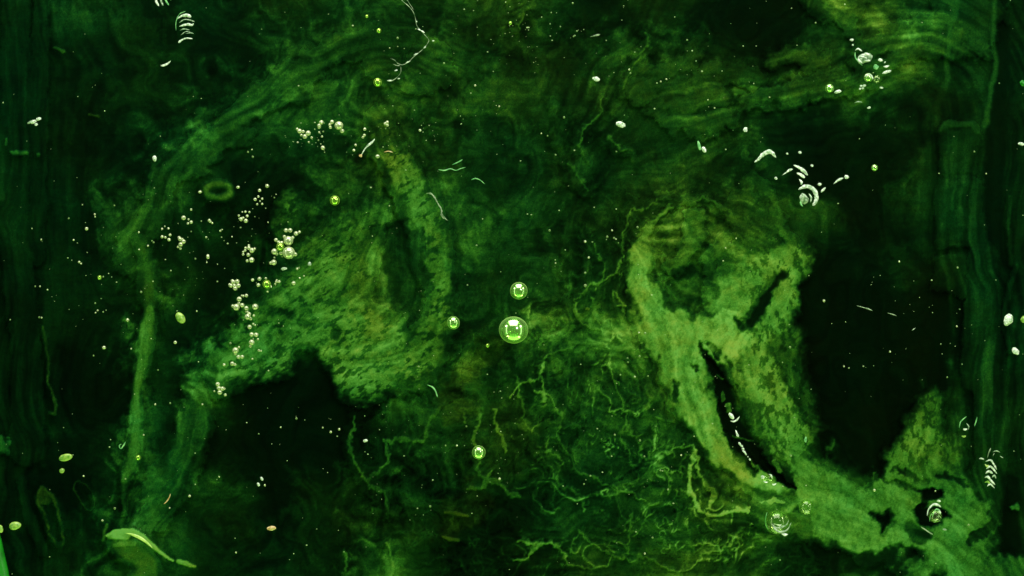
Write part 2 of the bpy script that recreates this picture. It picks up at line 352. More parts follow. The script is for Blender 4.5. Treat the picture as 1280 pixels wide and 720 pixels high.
T_f = fbm(K.wx, K.wy, 11, 501, 4, .65); T_b = fbm(K.wx, K.wy, 46, 531, 4, .6); T_g = fbm(K.X, K.Y, 4.5, 551, 3, .7)
def on_film_grid(F):
    u = np.clip((K.X-B.x0)/B.s, 0, F.shape[1]-1.01); v = np.clip((K.Y-B.y0)/B.s, 0, F.shape[0]-1.01); i = u.astype(int); j = v.astype(int); fu, fv = u-i, v-j
    return (F[j, i]*(1-fu)+F[j, i+1]*fu)*(1-fv)+(F[j+1, i]*(1-fu)+F[j+1, i+1]*fu)*fv
BEDL = on_film_grid(lev); BEDH = on_film_grid(hue)
def film(name, E, label, z=-.03, hue=0.0, tex=None, a0=.7, a1=3.0, gain=1.0, group=None, cat='algae', relief=.0022, alpha=1.0, parent=None):
    """E: brightness of the growth in levels 0..8 ; cover follows it"""
    t = (.35+.35*T_f+.50*ST2+.40*ST1+.2*T_b) if tex is None else tex
    bell = sm(E/1.2)*(1-sm((E-2.2)/2.2)); Ef = np.clip(E-2.4*(.56-.6*ST2-.4*ST1)*bell, 0, 9)      # frayed margins
    Lv = Ef*t*gain
    dd = Lv-BEDL; so = np.where(E.max() < 4.5, .6, .3); Lg = BEDL+.5*(dd+np.sqrt(dd*dd+so))*sm(E/2.2)
    cov = sm((E-.06)/.6)
    Lg = BEDL+(Lg-BEDL)*alpha
    keep = cov > .03
    Zf = -.0362+(z+.036)*.45+(T_b-.5)*relief*.6+(T_f-.5)*relief*.35+np.clip(E, 0, 7)*.0004
    hu = hue if isinstance(hue, np.ndarray) else np.full_like(K.X, hue)
    hu = np.clip(BEDH+(hu+(T_b-.5)*.18)*sm((Lg-BEDL)/1.6), -1, 1)
    o = grid_object(K, name, keep, Zf, {'pigment': np.clip(Lg, 0, 8)/8, 'hue': hu, 'cover': cov}, M_FILM, parent)
    if label: tag(o, label, cat, group)
    return o
SOFT = 1.75
def comp(items, soft=10, wig=1.0):
    """max of strokes: (level, soft, pts)"""
    E = K.zeros()
    for lv, so, pts in items: E = np.maximum(E, lv*K.stroke([(p[0], p[1], (p[2] if len(p) == 3 else 1.5)*1.0) for p in pts], so*SOFT, wig*1.3))
    return E
def cut(E, items, wig=1.0):
    for amt, so, pts in items: E = E*(1-amt*K.stroke(pts, so, wig))
    return E

# -- the mottled patch left of centre
EA = comp([
    (4.1, 11, [(490, 190, 6), (508, 225, 10), (524, 262, 12), (536, 300, 15), (542, 325, 13), (545, 350, 8)]),
    (3.8, 12, [(545, 350, 7), (545, 390, 9), (535, 430, 12), (515, 462, 14)]),
    (3.6, 12, [(470, 265, 4), (460, 300, 10), (448, 335, 14)]),
    (4.0, 16, [(440, 330, 14), (415, 360, 26), (385, 390, 34), (350, 415, 26), (310, 440, 18), (283, 465, 10)]),
    (4.3, 14, [(385, 400, 24), (430, 410, 34), (460, 425, 34), (470, 450, 26), (450, 480, 10)]),
    (4.5, 12, [(418, 440, 12), (430, 470, 14), (455, 488, 6)]),
    (4.2, 10, [(480, 470, 12), (515, 455, 10)]),
    (4.4, 12, [(275, 470, 5), (300, 455, 12), (330, 450, 14), (350, 440, 12)]),
    (3.2, 12, [(425, 290, 12), (395, 330, 14), (370, 350, 8)]),
    (3.0, 10, [(365, 250, 5), (355, 290, 4)]),
    (2.6, 12, [(478, 175, 8), (470, 150, 6)]),
])
EA = cut(EA, [(.6, 16, [(500, 300, 16), (505, 340, 24), (500, 375, 20)]), (.9, 12, [(378, 448, 7), (392, 470, 14), (385, 500, 22), (350, 510, 22)]),
              (.6, 6, [(470, 290, 3), (474, 330, 4), (480, 370, 3)]),
              (.6, 6, [(417, 419, 2), (421, 416, 1.5)]), (.35, 7, [(372, 398, 1), (385, 405, 1)]), (.35, 9, [(340, 388, 3), (358, 388, 2)]),
              (.8, 4, [(528, 290, 1), (529, 320, 2.5), (532, 338, 2)]), (.5, 8, [(275, 400, 10)])])
streak = fbm(K.X+(K.wx-K.X)*.6, K.Y+(K.wy-K.Y)*.6, 5, 601, 4, .7, math.radians(-28), 2.6)
spots = sm((fbm(K.X, K.Y, 5.2, 611, 3, .6, math.radians(-30), 1.9)-.57)/.16)
texA = (.42+.22*T_f+.26*streak+.36*ST2+.18*ST1+.22*ST3+.12*T_g)*(1-.45*spots)
film('algae_patch', EA, 'broad mottled yellow-green algae patch left of centre with a dark hollow below it', -.030, .14, texA, .7, 3.0, 1.20)

# -- the smooth bright drift on the right
EB = comp([
    (5.0, 8, [(798, 318, 8), (795, 345, 9), (808, 375, 12), (822, 405, 18), (846, 435, 22)]),
    (5.4, 8, [(825, 395, 14), (850, 415, 24), (890, 425, 26), (925, 415, 22)]),
    (4.6, 12, [(905, 365, 16), (940, 365, 26), (968, 345, 22), (985, 325, 14), (1000, 315, 3)]),
    (4.5, 10, [(925, 415, 24), (950, 400, 24), (975, 370, 18)]),
    (5.0, 8, [(850, 440, 18), (855, 470, 18), (862, 500, 18), (880, 530, 14)]),
    (5.2, 8, [(880, 530, 12), (905, 560, 16), (935, 590, 14), (960, 612, 9), (985, 622, 8)]),
    (4.6, 10, [(925, 440, 16), (945, 470, 24), (965, 510, 22), (985, 545, 22), (1000, 575, 22), (1020, 600, 26)]),
    (3.0, 14, [(975, 430, 14), (985, 480, 16), (1000, 520, 10), (1025, 555, 8)]),
    (4.7, 10, [(1000, 600, 20), (1035, 615, 24)]), (4.4, 10, [(1035, 615, 24), (1080, 632, 26), (1125, 640, 28), (1170, 645, 28), (1205, 655, 16)]),
    (4.6, 10, [(1040, 655, 20), (1080, 668, 16), (1120, 672, 14)]),
    (4.2, 12, [(1150, 545, 12), (1130, 575, 12), (1120, 600, 14), (1160, 600, 18), (1200, 615, 18)]),
    (3.5, 12, [(1160, 510, 8), (1150, 540, 12), (1175, 570, 16)]),
    (4.0, 12, [(1190, 690, 22), (1225, 650, 12), (1205, 705, 16)]),
    (4.6, 6, [(1150, 672, 4), (1172, 690, 5), (1187, 710, 6), (1190, 740, 6)]),
    (3.4, 10, [(1240, 710, 10), (1215, 715, 14), (1290, 720, 12)]),
    (3.5, 5, [(869, 275, 7), (863, 295, 7), (853, 318, 6), (843, 335, 6)]),
    (2.3, 12, [(930, 260, 14), (945, 290, 18), (965, 320, 20), (930, 330, 16)]),
    (3.3, 2, [(850, 262, 1), (880, 252, 1), (915, 262, 1.5), (950, 285, 2), (975, 315, 2)]), (3.4, 2, [(880, 320, 1), (905, 300, 1.5), (940, 305, 2), (965, 330, 2)]), (4.0, 3, [(800, 300, 1), (812, 280, 1), (835, 262, 1)]), (3.4, 6, [(900, 300, 3), (885, 330, 4)]), (3.3, 5, [(958, 245, 3), (972, 270, 3), (985, 300, 3), (990, 320, 3)]),
    (2.6, 8, [(940, 235, 8), (955, 260, 8), (960, 300, 8)]),
    (3.4, 8, [(1000, 600, 12), (960, 640, 12), (1000, 655, 12), (1040, 665, 6)]),
    (3.2, 6, [(1080, 700, 4), (1100, 690, 3), (1120, 705, 6), (1150, 712, 6)]),
])
EB = cut(EB, [
    (.5, 8, [(838, 340, 2), (850, 341, 3.5), (862, 341, 3)]), (.55, 10, [(838, 362, 4), (858, 368, 8), (876, 378, 5)]),
    (.45, 6, [(880, 345, 8), (895, 365, 5)]), (.5, 4, [(868, 375, 1), (866, 398, 1.5)]),
    (.8, 7, [(975, 340, 2), (963, 362, 3), (948, 388, 3.5), (940, 402, 3), (926, 405, 1)]),
    # the long dark slot and its fork
    (1, 4, [(875, 430, .6), (879, 446, 1.5), (888, 458, 5), (896, 474, 7), (900, 492, 6), (903, 510, 7), (911, 528, 8), (922, 548, 7.5), (938, 565, 6.5), (955, 578, 5.5), (968, 590, 4), (980, 600, 3), (993, 608, 1)]),
    (.9, 4, [(908, 548, 2.5), (922, 566, 2.5), (936, 582, 1.8), (945, 590, .8)]),
    (.8, 4, [(966, 570, .6), (978, 584, 1.5), (990, 602, 1.5)]),
    (.9, 3, [(888, 432, 3), (895, 444, 5)]), (.9, 2.5, [(864, 458, 1.5), (866, 466, 2)]), (.9, 2.5, [(910, 447, 1), (910, 454, 2)]),
    (.9, 2.5, [(917, 480, 1.2), (918, 487, 1.8)]), (.7, 3, [(846, 480, 2), (846, 500, 3)]),
    (.7, 5, [(922, 455, 1.5), (923, 460, 1)]),
    # holes at the lower right
    (.95, 8, [(1091, 648, 1.5), (1101, 651, 4), (1114, 644, 2.5), (1101, 662, 1.5)]),
    (1, 5, [(1148, 632, 3), (1160, 618, 7), (1172, 617, 5)]), (1, 9, [(1152, 640, 3), (1164, 648, 9), (1184, 643, 3)]),
    (.9, 8, [(1035, 560, 20), (1060, 572, 16), (1078, 598, 12), (1095, 585, 10)]),
    (.8, 9, [(1085, 702, 9), (1110, 694, 5), (1136, 690, 5), (1128, 708, 8)]), (.5, 6, [(1140, 660, 3), (1155, 672, 4)]), (.8, 4, [(1215, 680, 4), (1232, 665, 6), (1240, 640, 4)]),
    (.75, 4, [(1100, 600, 1), (1125, 604, 1.2), (1150, 612, 1)]), (.7, 4, [(1120, 588, 1), (1150, 594, 2), (1163, 602, 1)]),
    (.7, 4, [(1178, 590, 1), (1198, 596, 2.5), (1210, 604, 2)]),
    (.7, 6, [(958, 660, 8)]), (.6, 8, [(930, 612, 3), (960, 625, 4), (990, 618, 3)])])
flowB = fbm(K.wx, K.wy, 7, 651, 4, .6, math.radians(58), 4.0)
pores = sm((fbm(K.X, K.Y, 5.5, 661, 3, .65, math.radians(75), 1.8)-.60+.12*np.exp(-((K.X-975)**2/2500+(K.Y-500)**2/6400)))/.12)*(.35+.65*sm((K.X-920)/30)*sm((600-K.Y)/40))
texB = (.62+.34*ST2+.22*ST1+.22*ST3+.14*T_f+.10*T_g)*(1-.38*pores)
film('algae_drift', EB, 'large smooth pale green algae drift on the right, split by a long dark curved slot', -.032, .0, texB, .8, 2.8, 1.17)
# shreds still bridging the slot
shr = empty('algae_shred', Vector((0, 0, 0))); tag(shr, 'small green shreds left bridging the long dark slot on the right', 'algae')
for it in [(3.6, 1, [(902, 500, 2), (901, 492, 1)]), (4.6, 1, [(909, 506, 1.5), (912, 516, 2.5)]), (3.8, .8, [(893, 470, .6), (903, 474, .6)]),
           (4.4, 1, [(969, 577, 1.5), (975, 588, 2)]), (3.2, 1, [(960, 590, .6), (962, 596, 1)]), (3.5, .8, [(915, 546, .6), (940, 550, .6)])]:
    film('shred', comp([it], wig=.4), None, -.026, 0, None, .6, 2.4, parent=shr)

# -- the web of fine veins in the lower middle
VE = K.zeros()
VEINS = [
    (3.8, [(665, 487), (682, 497), (696, 515), (700, 545), (708, 570), (716, 588), (730, 596), (748, 602), (762, 612), (775, 616), (790, 618), (805, 625)]),
    (3.6, [(700, 547), (684, 547), (677, 555), (682, 565), (695, 570), (700, 585), (697, 598), (702, 608), (718, 620), (725, 633), (730, 640)]),
    (3.3, [(768, 478), (778, 505), (782, 530), (790, 545), (800, 548)]), (3.2, [(780, 530), (778, 560), (784, 575)]),
    (3.6, [(650, 680), (690, 683), (705, 690), (715, 700), (730, 707), (745, 712), (755, 708), (765, 695), (785, 698), (800, 695), (815, 700), (825, 708), (845, 715), (865, 710), (880, 695), (900, 685), (915, 670), (930, 660)]),
    (3.2, [(728, 665), (740, 672), (750, 685), (758, 692), (785, 697)]), (2.9, [(728, 665), (720, 680), (715, 690)]),
    (4.6, [(868, 570, 2), (862, 600, 2.5), (868, 620, 4), (880, 635, 3), (900, 643, 3), (920, 642, 3), (935, 636, 3), (960, 630, 4), (985, 625, 4)]),
    (4.2, [(870, 565, 2), (875, 590, 2), (885, 605, 2), (893, 615, 3), (890, 630, 2)]),
    (3.2, [(812, 578), (830, 585), (835, 600), (832, 620)]), (3.4, [(800, 560), (815, 572), (830, 568), (850, 560), (868, 562)]),
    (3.4, [(722, 370), (735, 360), (748, 348), (765, 345), (775, 330), (780, 310), (778, 290), (785, 270), (800, 255)]),
    (3.2, [(722, 372), (722, 395), (730, 410), (745, 415), (762, 410)]),
    (3.5, [(675, 500), (676, 480), (678, 455), (690, 440), (705, 433), (720, 435), (740, 430), (755, 435), (758, 460), (765, 475), (775, 480)]),
    (3.3, [(682, 447), (672, 470), (660, 475), (648, 480), (643, 495)]), (3.2, [(768, 365), (780, 385), (788, 397), (792, 410), (786, 420)]),
    (3.0, [(745, 300), (750, 320), (748, 345)]), (2.8, [(555, 505, 1), (545, 520, 2), (530, 545, 2), (500, 550, 2), (483, 552, 2), (484, 575, 2), (464, 600, 2), (462, 610, 1)]),
    (2.9, [(585, 530, 1), (580, 518, 2), (600, 512, 2), (597, 550, 2), (606, 595, 2), (625, 605, 2), (645, 622, 2)]),
    (3.0, [(620, 510, 2), (622, 535, 2), (630, 560, 2)]), (3.0, [(590, 612, 3), (605, 610, 3), (615, 590, 2)]),
    (2.7, [(445, 520, 1), (440, 560, 2), (460, 600, 2), (480, 620, 3), (490, 640, 2)]), (2.8, [(430, 690, 2), (433, 715, 2)]), (3.2, [(484, 680, 1.5), (492, 700, 2.5), (490, 725, 2)]),
    (3.2, [(805, 255), (830, 248), (850, 255), (880, 250), (905, 262), (945, 262)]), (2.8, [(820, 270), (830, 285), (850, 275)]),
    (3.1, [(845, 480, 1.5), (838, 460, 1.5), (838, 440, 1.5), (848, 432, 1)]), (3.2, [(808, 520, 1), (815, 500, 2), (812, 488, 1)]),
    (3.4, [(640, 700), (665, 690), (680, 682)]), (3.0, [(787, 640), (787, 665), (788, 690)]), (2.8, [(770, 625), (775, 645), (785, 650)]),
    (3.0, [(860, 650), (858, 675), (870, 690), (890, 672)]), (3.2, [(945, 672, 2), (960, 675, 2), (1000, 668, 2), (1030, 662, 2)]),
    (2.8, [(690, 130), (692, 150), (688, 168)]), (2.7, [(806, 40), (803, 60), (790, 80), (780, 110)]), (2.6, [(650, 0), (656, 20), (650, 32)]),
    (2.8, [(756, 125), (745, 150), (730, 165), (727, 195), (737, 210)]), (2.8, [(710, 205), (722, 220), (733, 235)]),
    (2.6, [(760, 165), (775, 185), (790, 190)]), (2.6, [(640, 470), (655, 500), (650, 520), (668, 545)]),
]
for lv, pts in VEINS:
    wdt = .35 if len(pts[0]) == 2 else pts[0][2]*.7
    pts = [(p[0], p[1], (p[2]*.7 if len(p) == 3 else wdt)) for p in pts]
    c = K.stroke(pts, 3.0, 1.0); h = K.stroke(pts, 20, 1.6)
    VE = np.maximum(VE, lv*1.5*c*(.65+.6*ST3)); VE = np.maximum(VE, (lv-1.4)*h*(.35+.5*ST2))
    # a second, finer thread running beside
    off = [(p[0]+random.uniform(-5, 5), p[1]+random.uniform(-5, 5), .2) for p in pts]
    VE = np.maximum(VE, (lv-.6)*K.stroke(off, 3.2, 1.5))
zone = np.maximum(K.poly([(480, 500), (560, 430), (700, 420), (740, 290), (800, 270), (850, 420), (860, 520), (960, 620), (1000, 720), (560, 740), (470, 640)], 90, 1.0), 0)
R1 = ridge(K.wx+20*T_b, K.wy+20*T_f, 44, 701, 14); R2 = ridge(K.wx+10*T_f, K.wy+16*T_b, 24, 731, 9, 1)
cells = fbm(K.wx, K.wy, 55, 761, 3)
R3 = ridge(K.X+26*T_b+12*T_f, K.Y+26*T_f, 33, 781, 15, 2)
M2X, M2Y = K.X+(q2-.5)*60+(T_b-.5)*34+(T_f-.5)*9, K.Y+(q1-.5)*60+(fbm(K.X, K.Y, 40, 1201, 3)-.5)*40+(T_f-.5)*9
M3X, M3Y = K.wx+(q1-.5)*40, K.wy-(q2-.5)*50; amp4 = sm((fbm(K.X, K.Y, 60, 1211, 3)-.38)/.25)
far = .35+.65*sm((K.X-610)/90)
W1 = np.maximum.reduce([threads(MX, MY, 58, 1101, 1.5, 3)*amp3, threads(M2X, M2Y, 44, 1111, 1.4, 2)*amp1, threads(M2X, M2Y, 62, 1121, 1.4, 2)*amp2*.8, threads(M3X, M3Y, 80, 1131, 1.6, 3)*(.3+.7*amp4), threads(M3X, M3Y, 50, 1141, 1.3, 2)*amp3*.6])
W1 = np.maximum(W1, np.maximum(threads(K.wx+(q2-.5)*60, K.wy+(q1-.5)*60, 70, 1301, 1.3, 2)*.75*(.3+.7*amp1), threads(K.wx+(q1-.5)*60, K.wy, 54, 1311, 1.2, 2)*.65*(.3+.7*amp2)))
W2 = np.maximum(threads(MX, MY, 58, 1101, 6, 3), threads(M3X, M3Y, 80, 1131, 8, 3))
VE = np.maximum(VE, zone*(W1*5.4*far*(.15+1.1*ST2)+W2*.8*far))
VE = VE+zone*(ST3*.5+ST2*.9)*(.3+.9*cells)*(.5+.5*far)
film('algae_web', np.clip(VE, 0, 8), 'web of fine branching green veins spreading over the lower middle', -.036, .02, .62+.35*ST2+.4*ST1)

# -- the long arc in the upper left, the cloud in the upper right, the streaks on the left
E = comp([
    (2.9, 10, [(160, 335, 6), (168, 305, 8), (185, 275, 9), (198, 240, 9), (206, 218, 8), (222, 198, 7)]),
    (3.4, 8, [(215, 205, 5), (245, 185, 6), (270, 165, 7), (292, 145, 6), (315, 130, 6)]),
    (3.0, 8, [(235, 215, 4), (258, 196, 5), (285, 175, 5), (310, 165, 3)]),
    (3.2, 9, [(315, 130, 5), (345, 108, 8), (370, 92, 7), (400, 76, 6), (430, 60, 5)]),
    (4.0, 9, [(360, 112, 4), (378, 103, 7), (392, 93, 5)]), (2.9, 12, [(430, 60, 6), (460, 50, 6), (490, 55, 5)]),
    (3.3, 12, [(470, 75, 6), (490, 85, 8)]), (2.9, 12, [(535, 70, 10), (540, 90, 8), (520, 100, 6)])], wig=1.3)
film('algae_arc', E, 'long faint arc of green algae sweeping up across the upper left', -.038, .05, .14+.70*ST2+.22*ST1+.55*ST3, .8, 3.2, alpha=.85)
E = comp([
    (3.3, 8, [(795, 78, 3), (825, 84, 5), (860, 74, 4), (870, 70, 3)]), (3.6, 9, [(800, 112, 4), (815, 110, 4)]), (3.8, 9, [(828, 138, 6), (860, 132, 6), (900, 124, 3)]),
    (4.0, 10, [(860, 152, 7), (882, 151, 8), (905, 148, 3)]), (3.2, 8, [(830, 115, 3), (870, 103, 6), (905, 97, 5), (940, 95, 4)]),
    (3.3, 8, [(930, 130, 3), (970, 118, 6), (1010, 110, 6), (1050, 100, 4)]), (3.6, 8, [(970, 72, 4), (985, 70, 4), (1030, 78, 3)]),
    (3.2, 8, [(1000, 110, 5), (1050, 105, 6), (1090, 92, 5)]), (3.0, 5, [(1050, 0, 2), (1062, 30, 2), (1070, 50, 1)]), (3.0, 5, [(1075, 10, 2), (1058, 25, 3), (1060, 45, 2)]),
    (4.4, 6, [(1112, 88, 3), (1125, 76, 4), (1150, 68, 4), (1168, 64, 4), (1180, 53, 4), (1192, 42, 4)]),
    (3.4, 12, [(1190, 45, 10), (1205, 30, 16), (1225, 35, 12), (1230, 10, 16), (1180, 8, 10)]),
    (3.6, 5, [(1195, 65, 3), (1215, 60, 3), (1240, 62, 2)]), (3.3, 8, [(1110, 45, 4), (1140, 35, 4), (1170, 20, 5)]), (2.8, 8, [(1080, 70, 4), (1110, 55, 4), (1150, 45, 4)]),
    (3.0, 10, [(1010, -20, 4), (1030, 5, 4), (1040, 20, 3)])], wig=1.3)
E = cut(E, [(.8, 5, [(830, 141, .5), (870, 141, 1.5), (920, 133, 2), (980, 128, 1)]), (.6, 6, [(1112, 97, 3), (1150, 84, 5), (1220, 80, 8)])])
ripple = fbm(K.wx, K.wy, 5.5, 801, 3, .6, math.radians(-18), 6)
film('algae_cloud', E, 'streaky olive algae cloud rippling across the upper right', -.036, .15, .12+.60*ST2+.22*ST1+.50*ST3, .9, 3.2, alpha=.9)
film('algae_streak', comp([(2.6, 8, [(183, 330, 4), (188, 370, 7)]), (3.6, 6, [(172, 300, 2), (184, 330, 3), (188, 380, 4)]), (5.1, 4.6, [(187, 385, 2), (185, 415, 6), (179, 445, 5), (173, 475, 2.5), (170, 510, 2), (170, 545, 2.5), (167, 572, 4.5), (160, 590, 2.5), (155, 602, .8)]), (3.6, 3.4, [(155, 600, .8), (153, 615, .3)]), (2.9, 2.6, [(153, 612, .3), (154, 628, .2), (157, 642, .1)])], wig=.25),
     'narrow bright green algae streak hanging like a tail at left, pointed at its foot', -.028, .16, .60+.35*ST2+.2*ST1+.25*ST3, .9, 2.6)
film('algae_streak', comp([(3.4, 9, [(262, 440, 3), (255, 465, 6), (245, 490, 9), (240, 520, 9), (235, 545, 9), (226, 570, 9)]), (2.7, 14, [(228, 565, 10), (212, 600, 12), (198, 630, 9), (195, 645, 6)]), (3.2, 4, [(262, 470, .5), (251, 510, 1), (246, 545, 1)])], wig=1.2),
     'wider dull green algae streak beside the mottled patch, fading towards its foot', -.034, -.2, .35+.3*T_f+.4*ST2+.2*ST1+.3*ST3, .8, 3.2)
film('algae_smudge', comp([(3.6, 3, [(0, 550, 4), (9, 557, 3)])]), 'blurred green smudge at the left edge of the frame', -.034, -.1)
for (x, y, r, s) in [(535, 400, 2, '')]: pass
film('algae_smudge', comp([(4.2, 2.5, [(1270, 635, 2.5), (1268, 632, 2.5)])]), 'blurred round green smudge low at the right edge', -.034, -.4)

# -- wall reflections and refraction bands, painted as pale panels and curtains
def reflection_panel(pts, arch, lv, gap):
    E = K.poly(pts, 13, .7)*lv; E = np.maximum(E, arch[0]*K.stroke(arch[1], 5, .4)); return cut(E, gap, .3)
vert = fbm(K.X, K.Y, 4.5, 821, 3, .6, math.pi/2, 5); horz = fbm(K.X, K.Y, 6, 831, 3, .5, 0, 9)
E = reflection_panel([(1177, 160), (1220, 158), (1224, 304), (1172, 306)], (3.9, [(1176, 164, 1), (1182, 155, 2), (1200, 155, 2), (1215, 156, 2), (1221, 165, 1)]), 2.7, [(.75, 4, [(1178, 223, 2), (1220, 222, 3)])])
film('painted_reflection', E, 'tall faint blue-green painted reflection strip with an arched top near the right wall', -.033, -.05, .55+.3*vert+.3*horz+.2*ST3, .6, 2.6, cat='strip', alpha=.5)
E = reflection_panel([(1168, 322), (1205, 320), (1214, 372), (1166, 360)], (2.6, [(1168, 322, 1), (1190, 322, 2)]), 2.4, [])
film('painted_reflection', E, 'short dim green painted reflection below the tall arched strip', -.034, -.05, .55+.3*vert+.3*horz+.2*ST3, .6, 2.6, cat='strip', alpha=.4)
cur = (np.maximum(K.stroke([(1228, 320, 9), (1232, 420, 10), (1240, 520, 12), (1238, 600, 10), (1234, 660, 6)], 14, .5),
       .8*K.stroke([(1218, 230, 3), (1226, 330, 3), (1216, 400, 4), (1214, 480, 3)], 10, .5)))*3.0
cur = np.maximum(cur, 3.3*K.stroke([(1263, 245, .4), (1261, 280, .8), (1264, 330, .6)], 4, .3)); cur = np.maximum(cur, 2.8*K.stroke([(1270, 330, .5), (1262, 360, 1), (1256, 400, 1), (1262, 440, 1)], 4, .3))
film('refraction_bands', cur, 'ragged blue-green curtain of painted glass refraction down the right edge', -.033, 0, .1+.8*ST2+.5*ST1, .8, 2.8, alpha=.55)  # wavy refraction of the glass wall, painted as pigment
cur = 2.3*K.stroke([(18, -30, 8), (20, 120, 9), (16, 260, 10), (30, 420, 8), (34, 560, 12)], 14, .5); cur = np.maximum(cur, 2.5*K.stroke([(52, -20, 3), (48, 150, 4), (46, 320, 3)], 10, .5))
cur = np.maximum(cur, 3.0*K.stroke([(15, 335, .6), (19, 390, 1), (22, 440, 1.4), (24, 500, .8)], 5, .3)); cur = np.maximum(cur, 2.6*K.stroke([(26, 600, 1), (36, 645, 1.5), (55, 690, 2)], 7, .3))
film('refraction_bands', cur, 'dim blue-green curtain of painted vertical refraction bands down the left edge', -.034, 0, .1+.8*ST2+.5*ST1, .8, 2.8, alpha=.2)  # same painted refraction for the left wall

# -- rings and loops
def ell(cx, cy, rx, ry, rot, w_, a=0, b=360, n=26):
    c, s = math.cos(math.radians(rot)), math.sin(math.radians(rot)); P = []
    for k in range(n+1):
        t = math.radians(a+(b-a)*k/n); x, y = rx*math.cos(t), ry*math.sin(t)
        P.append((cx+x*c-y*s, cy+x*s+y*c, w_ if not callable(w_) else w_(k/n)))
    return P
E = 4.6*K.stroke(ell(274, 238, 15.5, 9.5, 4, .9), 7.5, .35); E = np.maximum(E, 5.6*K.stroke(ell(275, 238, 15.5, 9.5, 4, .8, -60, 30), 6, .35))
film('algae_ring', E, 'small blurred oval green ring in the dark upper left', -.022, .25, .75+.3*T_f, .8, 3.0)
E = 3.8*K.stroke(ell(65, 646, 39, 10.5, 72, .5), 4, .5); E = np.maximum(E, 3.1*K.stroke([(54, 614, 5), (56, 622, 5)], 4, .6))
film('algae_loop', E, 'long grainy olive loop standing upright at lower left', -.022, .75, .35+1.0*T_f, .9, 3.2, cat='loop', alpha=.75)
E = 3.2*K.stroke(ell(105, 619, 22, 9.5, 64, .1), 2.6, .4)
film('algae_loop', E, 'thin olive oval loop between the grainy loop and the bright tail', -.022, .7, .5+.8*T_f, .9, 3.0, cat='loop', alpha=.75)
E = np.maximum(3.3*K.stroke([(52, 408, .2), (56, 430, .4), (59, 455, .4), (58, 478, .2), (64, 492, .4), (70, 508, .8), (68, 518, .8), (60, 516, .2)], 3.2, .4), 0)
film('algae_thread', E, 'thin olive thread with a hooked foot running down the left side', -.022, .6, .4+1.0*T_f, .8, 3.0, cat='thread', alpha=.8)
film('olive_stroke', 3.9*K.stroke([(556, 640, .4), (570, 641, 1.2), (584, 645, .8)], 3, .2), 'upper of two short horizontal olive strokes low in the middle', -.022, .4, .8+.3*T_f, cat='stroke')
film('olive_stroke', 3.9*K.stroke([(553, 671, .4), (563, 673, 1.2), (574, 674, .8)], 3, .2), 'lower of two short horizontal olive strokes low in the middle', -.022, .4, .8+.3*T_f, cat='stroke')
del EA, EB, VE, E, cur, R1, R2, cells, zone

# ---------------------------------------------------------------- bubbles
def sphere_mesh(name, seg, rings, mat, squash=0):
    bm = bmesh.new(); bmesh.ops.create_uvsphere(bm, u_segments=seg, v_segments=rings, radius=1)
    for f in bm.faces: f.smooth = True
    me = bpy.data.meshes.new(name); bm.to_mesh(me); bm.free(); me.materials.append(mat); return me
MESH = {k: sphere_mesh('bubble_'+k, 40, 24, m) for k, m in (('plain', M_BUB), ('pearl', M_PEARL), ('clear', M_CLEAR), ('green', M_GREENB))}
MESHS = {k: sphere_mesh('small_bubble_'+k, 16, 10, m) for k, m in (('plain', M_BUB), ('pearl', M_PEARL), ('clear', M_CLEAR), ('green', M_GREENB), ('dim', M_DIM))}
def bubble(px, py, r, kind='pearl', label=None, group=None, parent=None, z=None, name='bubble', sc=(1, 1, 1)):
    r *= .93
    zz = .006+r*.001 if z is None else z
    me = (MESH if r > 4 else MESHS)[kind]
    p = W(px, py, zz)
    o = link(name, me, None, None, p)
    k = r*.001*(CAMZ-zz)/CAMZ; o.scale = (k*sc[0], k*sc[1], k*sc[2]); o.rotation_euler.z = random.uniform(-.2, .2)
    if parent: o.parent = parent; o.location = p-parent.location
    if label: tag(o, label, 'bubble', group)
    return o
